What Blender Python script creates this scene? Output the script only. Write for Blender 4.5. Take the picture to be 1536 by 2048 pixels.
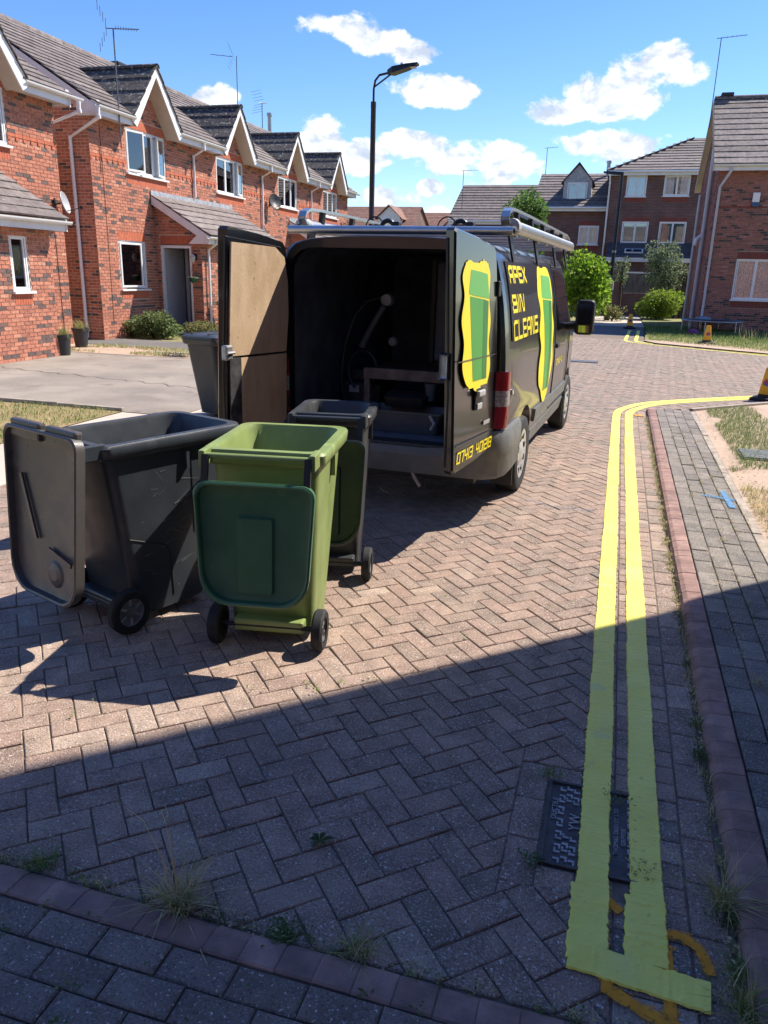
import bpy, bmesh, math, random
from mathutils import Vector, Matrix
R = math.radians
random.seed(11)
for _o in list(bpy.data.objects): bpy.data.objects.remove(_o)
S = bpy.context.scene
COL = S.collection

# ------------------------------------------------------------------ camera, sky, sun, exposure
cam_d = bpy.data.cameras.new('camera'); cam = bpy.data.objects.new('camera', cam_d); COL.objects.link(cam)
RX = Vector((.958059, .285507, .024664)); UP = Vector((-.107236, .277368, .954760)); FW = Vector((-.265750, .917362, -.296351))
cm = Matrix((RX, UP, -FW)).transposed().to_4x4(); cm.translation = (0, 0, 1.70)
cam.matrix_world = cm
cam_d.sensor_fit = 'VERTICAL'; cam_d.sensor_height = 36; cam_d.sensor_width = 27
cam_d.lens = 36 * 1538 / 2048; cam_d.clip_start = .05; cam_d.clip_end = 3000
S.camera = cam
S.render.resolution_x, S.render.resolution_y = 768, 1024
S.view_settings.view_transform = 'Standard'; S.view_settings.look = 'None'
S.view_settings.exposure = 0.92; S.view_settings.gamma = 1; S.view_settings.use_curve_mapping = False
SUN_EL, SUN_AZ = 49.0, 45.8          # azimuth measured from +Y towards +X
sd = Vector((math.sin(R(SUN_AZ))*math.cos(R(SUN_EL)), math.cos(R(SUN_AZ))*math.cos(R(SUN_EL)), math.sin(R(SUN_EL))))
sun_d = bpy.data.lights.new('sun', 'SUN'); sun = bpy.data.objects.new('sun', sun_d); COL.objects.link(sun)
sun_d.energy = 4.6; sun_d.angle = R(.53); sun_d.color = (1, .925, .82)
sun.rotation_euler = (-sd).to_track_quat('-Z', 'Y').to_euler(); sun.location = sd*60

W = bpy.data.worlds.new('World'); S.world = W; W.use_nodes = True
nt = W.node_tree; nt.nodes.clear()
def _n(t, **k):
    n = nt.nodes.new(t)
    for a, b in k.items(): setattr(n, a, b)
    return n
def _m(op, a, b=None, c=None, clamp=False):
    n = _n('ShaderNodeMath', operation=op, use_clamp=clamp)
    for i, v in enumerate((a, b, c)):
        if v is None: continue
        if isinstance(v, (int, float)): n.inputs[i].default_value = v
        else: nt.links.new(v, n.inputs[i])
    return n.outputs[0]
sky = _n('ShaderNodeTexSky', sky_type='NISHITA')
sky.sun_disc = False; sky.sun_elevation = R(SUN_EL); sky.sun_rotation = R(SUN_AZ)
sky.altitude = 0; sky.air_density = 1.0; sky.dust_density = .15; sky.ozone_density = 4.5
hs = _n('ShaderNodeHueSaturation'); hs.inputs['Hue'].default_value = .512; hs.inputs['Saturation'].default_value = 1.22; hs.inputs['Value'].default_value = 1.0
nt.links.new(sky.outputs[0], hs.inputs['Color'])
tc = _n('ShaderNodeTexCoord'); sx = _n('ShaderNodeSeparateXYZ'); nt.links.new(tc.outputs['Generated'], sx.inputs[0])
az = _m('MULTIPLY', _m('ARCTAN2', sx.outputs[0], sx.outputs[1]), 57.2958)
el = _m('MULTIPLY', _m('ARCSINE', sx.outputs[2]), 57.2958)
pv = _n('ShaderNodeCombineXYZ'); nt.links.new(az, pv.inputs[0]); nt.links.new(el, pv.inputs[1])
# cumulus: (azimuth, elevation, half width, half height) in degrees of sky
CL = [(-19.2, 14.9, 2.5, .95), (-17.2, 14.1, 2.0, .8), (-14.6, 13.7, 1.8, .7), (-13.8, 11.4, 2.7, 1.1), (-2.1, 11.2, 4.3, 1.5), (.3, 12.6, 2.9, 1.5),
      (-5.0, 10.5, 2.4, .9), (-2.2, 8.3, 3.4, .95), (.8, 8.4, 2.4, .7), (-28.3, 10.5, 1.5, .9), (-21.1, 8.1, 2.3, 1.5), (-18.4, 7.5, 2.5, 1.2), (-14.4, 8.2, 3.0, 1.0), (-12.8, 7.4, 2.7, 1.1),
      (-8.8, 7.0, 3.3, 1.25), (-16.9, 5.1, 2.1, .85), (-13.5, 5.8, .9, .55), (-12.9, 3.9, .8, .55), (-26, 6.8, 2.8, 1.0)]
_r = random.Random(5)
for a0 in range(32, 318, 26): CL.append(((a0 + _r.uniform(-8, 8) + 180) % 360 - 180, _r.uniform(5, 22), _r.uniform(4, 8), _r.uniform(1.5, 3)))
def _noise(sc, off):
    n = _n('ShaderNodeTexNoise'); n.inputs['Scale'].default_value = sc; n.inputs['Detail'].default_value = 7; n.inputs['Roughness'].default_value = .6; n.inputs['Distortion'].default_value = .2
    m_ = _n('ShaderNodeMapping'); m_.inputs['Scale'].default_value = (1, 1, 1.5); m_.inputs['Location'].default_value = off
    nt.links.new(tc.outputs['Generated'], m_.inputs[0]); nt.links.new(m_.outputs[0], n.inputs['Vector']); return n.outputs[0]
r2 = None
for (a, e, w, h) in CL:
    v = _n('ShaderNodeVectorMath', operation='MULTIPLY_ADD'); nt.links.new(pv.outputs[0], v.inputs[0]); v.inputs[1].default_value = (1/w, 1/h, 0); v.inputs[2].default_value = (-a/w, -e/h, 0)
    d = _n('ShaderNodeVectorMath', operation='DOT_PRODUCT'); nt.links.new(v.outputs[0], d.inputs[0]); nt.links.new(v.outputs[0], d.inputs[1])
    r2 = d.outputs['Value'] if r2 is None else _m('MINIMUM', r2, d.outputs['Value'])
na = _noise(17, (0, 0, 0)); nb_ = _noise(17, (-.004, -.004, -.012))
dens = _m('MAXIMUM', _m('SUBTRACT', 1.0, r2), -2.2)
dd = _m('MULTIPLY_ADD', _m('SUBTRACT', na, .5), 5.0, _m('MULTIPLY', dens, .95))
mr = _n('ShaderNodeMapRange', interpolation_type='SMOOTHSTEP'); nt.links.new(dd, mr.inputs[0]); mr.inputs[1].default_value = -.12; mr.inputs[2].default_value = .48
lit = _m('MULTIPLY_ADD', _m('SUBTRACT', na, nb_), 3.6, .70)
br = _n('ShaderNodeMapRange', interpolation_type='SMOOTHSTEP'); nt.links.new(lit, br.inputs[0]); br.inputs[1].default_value = .15; br.inputs[2].default_value = .95
cc = _n('ShaderNodeMix', data_type='RGBA'); nt.links.new(br.outputs[0], cc.inputs[0])
cc.inputs[6].default_value = (3.2, 3.6, 4.3, 1); cc.inputs[7].default_value = (5.7, 5.8, 5.9, 1)
mx = _n('ShaderNodeMix', data_type='RGBA'); nt.links.new(_m('MULTIPLY', mr.outputs[0], .94), mx.inputs[0]); nt.links.new(hs.outputs[0], mx.inputs[6]); nt.links.new(cc.outputs[2], mx.inputs[7])
bg = _n('ShaderNodeBackground'); bg.inputs[1].default_value = .110; nt.links.new(mx.outputs[2], bg.inputs[0])
wo = _n('ShaderNodeOutputWorld'); nt.links.new(bg.outputs[0], wo.inputs[0])

# ------------------------------------------------------------------ materials
MATS = {}
def mat(name, col, rough=.7, var=.18, scale=6., detail=6, col2=None, bump=0., bscale=60., metal=0., coat=0., spec=.5, ramp=None, spots=None, transl=0., stretch=None, lo=.35, hi=.65, coords='w'):
    """procedural Principled: base colour from noise between col and col2 (or +-var), optional 'tone' attribute ramp, speckles and bump"""
    if name in MATS: return MATS[name]
    m = bpy.data.materials.new(name); m.use_nodes = True; MATS[name] = m
    t = m.node_tree; N = t.nodes; L = t.links
    b = N['Principled BSDF']
    b.inputs['Roughness'].default_value = rough; b.inputs['Metallic'].default_value = metal; b.inputs['Specular IOR Level'].default_value = spec
    if coat: b.inputs['Coat Weight'].default_value = coat; b.inputs['Coat Roughness'].default_value = .06
    if coords == 'w': src = N.new('ShaderNodeNewGeometry').outputs['Position']
    else: src = N.new('ShaderNodeTexCoord').outputs['Object']
    if stretch:
        mpn = N.new('ShaderNodeMapping'); mpn.inputs['Scale'].default_value = stretch; L.new(src, mpn.inputs[0]); src = mpn.outputs[0]
    def noise(sc, de, ro=.55):
        n = N.new('ShaderNodeTexNoise'); n.inputs['Scale'].default_value = sc; n.inputs['Detail'].default_value = de; n.inputs['Roughness'].default_value = ro
        L.new(src, n.inputs['Vector']); return n.outputs[0]
    def mrange(o, a, c, d=0., e=1.):
        n = N.new('ShaderNodeMapRange'); L.new(o, n.inputs[0]); n.inputs[1].default_value = a; n.inputs[2].default_value = c; n.inputs[3].default_value = d; n.inputs[4].default_value = e; return n.outputs[0]
    def mixc(f, a, c, bt='MIX'):
        n = N.new('ShaderNodeMix'); n.data_type = 'RGBA'; n.blend_type = bt
        for v, i in ((f, 0), (a, 6), (c, 7)):
            if isinstance(v, (int, float)): n.inputs[i].default_value = v
            elif isinstance(v, tuple): n.inputs[i].default_value = (*v[:3], 1)
            else: L.new(v, n.inputs[i])
        return n.outputs[2]
    if ramp:
        at = N.new('ShaderNodeAttribute'); at.attribute_name = 'tone'
        cr = N.new('ShaderNodeValToRGB'); cr.color_ramp.interpolation = 'LINEAR'
        while len(cr.color_ramp.elements) < len(ramp): cr.color_ramp.elements.new(.5)
        for e_, (p, c) in zip(cr.color_ramp.elements, ramp): e_.position = p; e_.color = (*c, 1)
        L.new(at.outputs['Fac'], cr.inputs[0]); base = cr.outputs[0]
        nf = mrange(noise(scale, detail), lo, hi, 1-var, 1+var)
        g = N.new('ShaderNodeCombineColor'); [L.new(nf, g.inputs[i]) for i in range(3)]
        base = mixc(1., base, g.outputs[0], 'MULTIPLY')
        if col2: base = mixc(mrange(noise(scale*.12, 4), .5, .72), base, col2)
    else:
        c2 = col2 or tuple(x*(1-2*var) for x in col[:3])
        base = mixc(mrange(noise(scale, detail), lo, hi), col, c2)
    for sp in (spots or []):          # (scale, threshold, colour, strength)
        base = mixc(mrange(noise(sp[0], 3, .5), sp[1], sp[1]+.05, 0, sp[3]), base, sp[2])
    L.new(base, b.inputs['Base Color'])
    if bump:
        bn = N.new('ShaderNodeBump'); bn.inputs['Strength'].default_value = bump; bn.inputs['Distance'].default_value = .01
        L.new(noise(bscale, 5, .6), bn.inputs['Height']); L.new(bn.outputs[0], b.inputs['Normal'])
        rv = mrange(noise(scale*1.7, 4), .3, .7, max(.02, rough-.12), min(1, rough+.12)); L.new(rv, b.inputs['Roughness'])
    if transl:
        tr = N.new('ShaderNodeBsdfTranslucent'); L.new(base, tr.inputs[0]); ms = N.new('ShaderNodeMixShader'); ms.inputs[0].default_value = transl
        L.new(b.outputs[0], ms.inputs[1]); L.new(tr.outputs[0], ms.inputs[2]); L.new(ms.outputs[0], N['Material Output'].inputs[0])
    return m
def glass_mat(name='window_glass', tint=(.95, .97, .98), refl=1.3):
    m = bpy.data.materials.new(name); m.use_nodes = True; MATS[name] = m; t = m.node_tree; t.nodes.clear()
    tr = t.nodes.new('ShaderNodeBsdfTransparent'); tr.inputs[0].default_value = (*tint, 1)
    gl = t.nodes.new('ShaderNodeBsdfGlossy'); gl.inputs['Roughness'].default_value = .02
    fr = t.nodes.new('ShaderNodeFresnel'); fr.inputs[0].default_value = 1.5
    mr_ = t.nodes.new('ShaderNodeMath'); mr_.operation = 'MULTIPLY_ADD'; mr_.use_clamp = True; mr_.inputs[1].default_value = 1.6*refl; mr_.inputs[2].default_value = .08; t.links.new(fr.outputs[0], mr_.inputs[0])
    mxs = t.nodes.new('ShaderNodeMixShader'); o = t.nodes.new('ShaderNodeOutputMaterial')
    t.links.new(mr_.outputs[0], mxs.inputs[0]); t.links.new(tr.outputs[0], mxs.inputs[1]); t.links.new(gl.outputs[0], mxs.inputs[2]); t.links.new(mxs.outputs[0], o.inputs[0])
    return m
def brickmat(name, c1, c2, mort, sc=1.0):
    m = bpy.data.materials.new(name); m.use_nodes = True; MATS[name] = m; t = m.node_tree; L = t.links
    g = t.nodes.new('ShaderNodeNewGeometry'); s = t.nodes.new('ShaderNodeSeparateXYZ'); L.new(g.outputs['Position'], s.inputs[0])
    a = t.nodes.new('ShaderNodeMath'); L.new(s.outputs[0], a.inputs[0]); L.new(s.outputs[1], a.inputs[1])
    c = t.nodes.new('ShaderNodeCombineXYZ'); L.new(a.outputs[0], c.inputs[0]); L.new(s.outputs[2], c.inputs[1])
    b = t.nodes.new('ShaderNodeTexBrick'); L.new(c.outputs[0], b.inputs[0]); b.inputs['Scale'].default_value = 1
    b.inputs['Brick Width'].default_value = .21*sc; b.inputs['Row Height'].default_value = .07*sc; b.inputs['Mortar Size'].default_value = .006*sc; b.inputs['Bias'].default_value = -.2
    for i, k in ((1, c1), (2, c2), (3, mort)): b.inputs[i].default_value = (*k, 1)
    n = t.nodes.new('ShaderNodeTexNoise'); n.inputs['Scale'].default_value = 1.3; n.inputs['Detail'].default_value = 5; L.new(g.outputs['Position'], n.inputs[0])
    mr_ = t.nodes.new('ShaderNodeMapRange'); L.new(n.outputs[0], mr_.inputs[0]); mr_.inputs[1].default_value = .3; mr_.inputs[2].default_value = .7; mr_.inputs[3].default_value = .75; mr_.inputs[4].default_value = 1.2
    mm = t.nodes.new('ShaderNodeVectorMath'); mm.operation = 'SCALE'; L.new(b.outputs[0], mm.inputs[0]); L.new(mr_.outputs[0], mm.inputs['Scale'])
    L.new(mm.outputs[0], t.nodes['Principled BSDF'].inputs['Base Color']); t.nodes['Principled BSDF'].inputs['Roughness'].default_value = .85
    return m

BRICK_RAMP = [(0, (.095, .072, .066)), (.16, (.16, .10, .083)), (.24, (.33, .128, .082)), (.55, (.425, .160, .098)), (.8, (.48, .195, .122)), (1, (.53, .26, .17))]
DBRICK_RAMP = [(0, (.055, .047, .050)), (.2, (.105, .068, .062)), (.3, (.24, .10, .078)), (.6, (.30, .118, .092)), (.85, (.36, .145, .112)), (1, (.41, .19, .148))]
M_BRICK = mat('red_brick', (1, 1, 1), .88, .28, 22, ramp=BRICK_RAMP, bump=.35, bscale=120)
M_DBRICK = mat('dull_red_brick', (1, 1, 1), .88, .25, 18, ramp=DBRICK_RAMP, bump=.3, bscale=120)
M_SOLD = mat('orange_red_brick', (.54, .15, .075), .85, .14, 14, bump=.3, bscale=100)
M_DSOLD = mat('dark_red_brick', (.24, .062, .045), .85, .14, 14)
M_MORT = mat('mortar', (.66, .50, .38), .95, .12, 9)
M_DMORT = mat('dull_mortar', (.36, .29, .24), .95, .12, 9)
M_TILE = mat('brown_roof_tile', (1, 1, 1), .8, .3, 7, ramp=[(0, (.105, .086, .080)), (.5, (.15, .122, .112)), (1, (.198, .165, .15))], bump=.4, bscale=45, spots=[(11, .66, (.38, .36, .31), .75), (3.1, .66, (.085, .075, .05), .5)])
M_TILED = mat('lichen_roof_tile', (1, 1, 1), .85, .35, 7, ramp=[(0, (.060, .054, .050)), (.5, (.082, .072, .064)), (1, (.11, .095, .082))], bump=.5, bscale=35, spots=[(14, .60, (.42, .41, .37), .85), (4, .6, (.10, .10, .055), .5)])
M_UPVC = mat('white_plastic', (.78, .78, .77), .35, .03, 3)
M_FASC = mat('white_fascia', (.72, .71, .70), .4, .06, 2.5, col2=(.60, .58, .56), lo=.45, hi=.8)
M_SOFF = mat('cream_soffit', (.55, .47, .38), .6, .06, 3)
M_LEAD = mat('lead_flashing', (.30, .32, .35), .5, .2, 8, col2=(.46, .47, .48), bump=.4, bscale=14, metal=.2)
M_GLASS = glass_mat()
M_CURT = mat('curtain_cloth', (.88, .89, .87), .9, .06, 3)
M_LACE = mat('lace_curtain', (.92, .92, .96), .9, .3, 22, col2=(.52, .50, .54), lo=.42, hi=.58)
M_TEAL = mat('teal_curtain', (.05, .26, .30), .9, .1, 4)
M_ROOM = mat('room_plaster', (.10, .095, .09), .95, .1, 2)
M_BLACKPL = mat('black_plastic', (.014, .014, .016), .45, .1, 20)
M_ALU = mat('brushed_aluminium', (.62, .62, .61), .32, .06, 12, metal=.95)
M_GALV = mat('galvanised_steel', (.45, .46, .47), .45, .15, 18, metal=.7)
M_IRON = mat('cast_iron', (.042, .038, .042), .55, .25, 12, col2=(.075, .055, .05), metal=.35, bump=.3, bscale=90)
# ------------------------------------------------------------------ mesh tools
class MB:
    def __init__(s): s.v = []; s.f = []; s.mi = []; s.tn = []; s.cur = 0; s.tone = .5; s.M = None
    def add(s, vs, fs, tone=None):
        n = len(s.v)
        if s.M is not None: vs = [s.M @ Vector(v) for v in vs]
        s.v.extend([tuple(v) for v in vs]); s.f.extend([tuple(i+n for i in f) for f in fs])
        s.mi.extend([s.cur]*len(fs)); s.tn.extend([s.tone if tone is None else tone]*len(fs)); return s
    def box(s, x0, x1, y0, y1, z0, z1, tone=None, ch=0.):
        if ch <= 0:
            return s.add([(x0, y0, z0), (x1, y0, z0), (x1, y1, z0), (x0, y1, z0), (x0, y0, z1), (x1, y0, z1), (x1, y1, z1), (x0, y1, z1)],
                         [(0, 3, 2, 1), (4, 5, 6, 7), (0, 1, 5, 4), (1, 2, 6, 5), (2, 3, 7, 6), (3, 0, 4, 7)], tone)
        bm = bmesh.new(); bmesh.ops.create_cube(bm, size=1)
        for v in bm.verts: v.co = Vector(((x0+x1)/2+v.co.x*(x1-x0), (y0+y1)/2+v.co.y*(y1-y0), (z0+z1)/2+v.co.z*(z1-z0)))
        bmesh.ops.bevel(bm, geom=bm.edges[:], offset=ch, segments=2, affect='EDGES', profile=.5)
        bm.verts.index_update()
        s.add([v.co.copy() for v in bm.verts], [tuple(v.index for v in f.verts) for f in bm.faces], tone); bm.free(); return s
    def bar(s, a, b, w, h, up=(0, 0, 1)):
        a = Vector(a); b = Vector(b); d = (b-a).normalized(); u = Vector(up); r = d.cross(u)
        if r.length < 1e-4: r = d.cross(Vector((1, 0, 0)))
        r.normalize(); u = r.cross(d); r *= w/2; u *= h/2
        return s.add([a-r-u, a+r-u, a+r+u, a-r+u, b-r-u, b+r-u, b+r+u, b-r+u], [(0, 1, 2, 3), (7, 6, 5, 4), (0, 4, 5, 1), (1, 5, 6, 2), (2, 6, 7, 3), (3, 7, 4, 0)])
    def tube(s, path, r, n=8, caps=True, closed=False):
        P = [Vector(p) for p in path]; m = len(P); rings = []; ref = None
        for i, p in enumerate(P):
            if closed: d = (P[(i+1) % m]-P[i-1])
            else: d = (P[min(i+1, m-1)]-P[max(i-1, 0)])
            d.normalize()
            if ref is None: ref = Vector((0, 0, 1)) if abs(d.z) < .9 else Vector((1, 0, 0))
            a = d.cross(ref).normalized(); b = a.cross(d); ref = b
            rr = r[i] if isinstance(r, (list, tuple)) else r
            rings.append([p+(a*math.cos(2*math.pi*k/n)+b*math.sin(2*math.pi*k/n))*rr for k in range(n)])
        vs = [v for g in rings for v in g]; fs = []
        for i in range(m if closed else m-1):
            j = (i+1) % m
            for k in range(n): fs.append((i*n+k, i*n+(k+1) % n, j*n+(k+1) % n, j*n+k))
        if caps and not closed: fs += [tuple(range(n))[::-1], tuple((m-1)*n+k for k in range(n))]
        return s.add(vs, fs)
    def loft(s, rings, cap0=False, cap1=False, closed=True):
        n = len(rings[0]); vs = [v for g in rings for v in g]; fs = []
        for i in range(len(rings)-1):
            for k in range(n if closed else n-1): fs.append((i*n+k, i*n+(k+1) % n, (i+1)*n+(k+1) % n, (i+1)*n+k))
        if cap0: fs.append(tuple(range(n))[::-1])
        if cap1: fs.append(tuple((len(rings)-1)*n+k for k in range(n)))
        return s.add(vs, fs)
    def lathe(s, prof, n=24, axis='z', c=(0, 0, 0), cap=True):
        rings = []
        for (r, h) in prof:
            g = []
            for k in range(n):
                a = 2*math.pi*k/n; p = (r*math.cos(a), r*math.sin(a), h)
                if axis == 'x': p = (h, r*math.cos(a), r*math.sin(a))
                if axis == 'y': p = (r*math.sin(a), h, r*math.cos(a))
                g.append((p[0]+c[0], p[1]+c[1], p[2]+c[2]))
            rings.append(g)
        return s.loft(rings, cap, cap)
    def prism(s, poly, z0, z1, ch=0., tone=None):
        """convex plan polygon -> block with chamfered top"""
        n = len(poly); cx = sum(p[0] for p in poly)/n; cy = sum(p[1] for p in poly)/n
        if ch > 0:
            top = []
            for i in range(n):
                a = Vector(poly[i-1]); b = Vector(poly[i]); c = Vector(poly[(i+1) % n]); e1 = (b-a); e2 = (c-b)
                if e1.length < 1e-5 or e2.length < 1e-5: top.append(tuple(b)); continue
                n1_ = Vector((-e1.y, e1.x)).normalized(); n2_ = Vector((-e2.y, e2.x)).normalized(); q = n1_+n2_
                q = q/max(.35, q.dot(n1_)); p = b+q*ch; top.append((p.x, p.y))
            vs = [(p[0], p[1], z0) for p in poly]+[(p[0], p[1], z1-ch*.8) for p in poly]+[(p[0], p[1], z1) for p in top]
            fs = [(i, (i+1) % n, n+(i+1) % n, n+i) for i in range(n)]+[(n+i, n+(i+1) % n, 2*n+(i+1) % n, 2*n+i) for i in range(n)]+[tuple(range(2*n, 3*n))]
        else:
            vs = [(p[0], p[1], z0) for p in poly]+[(p[0], p[1], z1) for p in poly]
            fs = [(i, (i+1) % n, n+(i+1) % n, n+i) for i in range(n)]+[tuple(range(n, 2*n)), tuple(range(n))[::-1]]
        return s.add(vs, fs, tone)
    def ext(s, poly, axis, a, b):
        """extrude a 2D polygon along an axis: axis 'x': poly=(y,z); 'y': poly=(x,z)"""
        f = (lambda p, t: (t, p[0], p[1])) if axis == 'x' else (lambda p, t: (p[0], t, p[1]))
        n = len(poly); vs = [f(p, a) for p in poly]+[f(p, b) for p in poly]
        return s.add(vs, [(i, (i+1) % n, n+(i+1) % n, n+i) for i in range(n)]+[tuple(range(n))[::-1], tuple(range(n, 2*n))])
    def mesh(s, name, mats):
        me = bpy.data.meshes.new(name); me.from_pydata(s.v, [], s.f)
        for m in (mats if isinstance(mats, (list, tuple)) else [mats]): me.materials.append(m)
        me.polygons.foreach_set('material_index', s.mi)
        at = me.attributes.new('tone', 'FLOAT', 'FACE'); at.data.foreach_set('value', s.tn)
        me.update(); return me
    def build(s, name, mats, parent=None, smooth=None, fix=False, **k):
        me = s.mesh(name, mats)
        if fix:
            bm = bmesh.new(); bm.from_mesh(me); bmesh.ops.recalc_face_normals(bm, faces=bm.faces); bm.to_mesh(me); bm.free()
        if smooth:
            me.polygons.foreach_set('use_smooth', [True]*len(me.polygons)); me.set_sharp_from_angle(angle=R(smooth))
        return link(name, me, parent, **k)
def link(name, me, parent=None, label=None, cat=None, group=None, kind=None, loc=None, rot=None):
    o = bpy.data.objects.new(name, me); COL.objects.link(o)
    if parent is not None: o.parent = parent
    if loc is not None: o.location = loc
    if rot is not None: o.rotation_euler = rot
    if label: o['label'] = label
    if cat: o['category'] = cat
    if group: o['group'] = group
    if kind: o['kind'] = kind
    return o
def thing(name, label, cat, loc=(0, 0, 0), rz=0., group=None, kind=None):
    return link(name, None, None, label, cat, group, kind, loc, (0, 0, rz))
def rrect(x0, x1, y0, y1, r, n=4):
    """rounded rectangle outline, counter-clockwise; r = one radius or four (x0y0, x1y0, x1y1, x0y1)"""
    rs = r if isinstance(r, (list, tuple)) else [r]*4; out = []
    for (cx, cy, a0, q) in ((x0+rs[0], y0+rs[0], 180, rs[0]), (x1-rs[1], y0+rs[1], 270, rs[1]), (x1-rs[2], y1-rs[2], 0, rs[2]), (x0+rs[3], y1-rs[3], 90, rs[3])):
        for k in range(n+1): a = R(a0+90*k/n); out.append((cx+q*math.cos(a), cy+q*math.sin(a)))
    return out
def clip(poly, a, b, c):
    """keep the part of a convex polygon where a*x+b*y<=c"""
    out = []; n = len(poly)
    for i in range(n):
        p = poly[i]; q = poly[(i+1) % n]; dp = a*p[0]+b*p[1]-c; dq = a*q[0]+b*q[1]-c
        if dp <= 0: out.append(p)
        if (dp < 0 < dq) or (dq < 0 < dp): t = dp/(dp-dq); out.append((p[0]+(q[0]-p[0])*t, p[1]+(q[1]-p[1])*t))
    return out
def area(poly): return abs(sum(poly[i-1][0]*poly[i][1]-poly[i][0]*poly[i-1][1] for i in range(len(poly))))/2
# ------------------------------------------------------------------ ground, road, pavements
CAMP = Vector((0, 0, 1.7))
def px(x, y, z):
    d = Vector((x, y, z))-CAMP; w = d.dot(FW)
    if w < .2: return None
    return 768+1538*d.dot(RX)/w, 1024-1538*d.dot(UP)/w, w
def seen(x, y, z, mg=40):
    q = px(x, y, z); return q is not None and -mg < q[0] < 1536+mg and -mg < q[1] < 2048+mg
def rmat(name, ramp, **k): return mat(name, (1, 1, 1), ramp=ramp, **k)
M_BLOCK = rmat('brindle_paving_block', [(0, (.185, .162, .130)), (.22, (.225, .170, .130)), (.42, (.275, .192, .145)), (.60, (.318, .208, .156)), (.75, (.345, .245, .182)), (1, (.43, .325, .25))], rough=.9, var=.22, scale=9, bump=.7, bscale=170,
               spots=[(150, .56, (.56, .46, .38), .6), (130, .565, (.10, .078, .066), .6), (100, .635, (.70, .64, .58), .9), (2.2, .58, (.42, .31, .235), .3), (17, .68, (.58, .48, .40), .5), (1.1, .60, (.22, .165, .13), .35)])
M_FOOT = rmat('grey_paving_block', [(0, (.145, .126, .108)), (.5, (.192, .166, .140)), (1, (.25, .214, .178))], rough=.9, var=.2, scale=10, bump=.7, bscale=170,
              spots=[(150, .57, (.42, .38, .33), .55), (130, .575, (.065, .055, .05), .6), (115, .645, (.62, .58, .53), .85), (3, .62, (.30, .26, .21), .4)])
M_KERB = rmat('red_kerb_block', [(0, (.235, .140, .115)), (.5, (.285, .168, .138)), (1, (.335, .205, .168))], rough=.85, var=.25, scale=12, bump=.5, bscale=150, spots=[(200, .68, (.5, .42, .4), .6), (5, .6, (.22, .15, .13), .6)])
M_SAND = mat('joint_sand', (.13, .10, .074), .95, .3, 14, col2=(.22, .165, .12), bump=.5, bscale=120)
M_TARMAC = mat('worn_tarmac', (.225, .190, .158), .92, .2, .9, col2=(.335, .285, .23), bump=.8, bscale=220, spots=[(60, .60, (.42, .37, .32), .5), (45, .62, (.12, .105, .09), .5), (2.4, .62, (.15, .128, .108), .45), (.7, .6, (.40, .34, .28), .4)])
M_DTARMAC = mat('dark_tarmac', (.115, .108, .10), .92, .2, 1.2, col2=(.16, .148, .135), bump=.6, bscale=200, spots=[(130, .66, (.25, .23, .2), .4)])
M_CONC = mat('pale_concrete', (.46, .395, .325), .92, .12, 1.4, col2=(.53, .46, .38), bump=.4, bscale=160, spots=[(60, .68, (.27, .23, .19), .5)])
M_EDGE = mat('concrete_edging', (.42, .355, .285), .92, .2, 8, bump=.5, bscale=90)
M_SOIL = mat('dry_soil', (.38, .27, .195), .95, .22, 2.2, col2=(.47, .35, .255), bump=1, bscale=45, spots=[(30, .63, (.22, .15, .10), .7), (70, .66, (.55, .44, .33), .6)])
M_TURF = mat('turf', (.15, .165, .05), .95, .3, 1.6, col2=(.30, .235, .11), bump=.8, bscale=60)
M_GRASS = rmat('grass_blade', [(0, (.055, .11, .028)), (.45, (.13, .215, .045)), (.7, (.36, .35, .12)), (1, (.68, .54, .31))], rough=.7, var=.2, scale=5, transl=.35)
M_YEL = mat('yellow_road_paint', (.90, .81, .14), .5, .06, 5, col2=(.84, .73, .11), bump=.5, bscale=45, spots=[(26, .70, (.50, .43, .10), .6), (5, .62, (.68, .62, .2), .6), (1.7, .6, (.74, .66, .2), .5), (60, .72, (.25, .22, .12), .8)])

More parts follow.
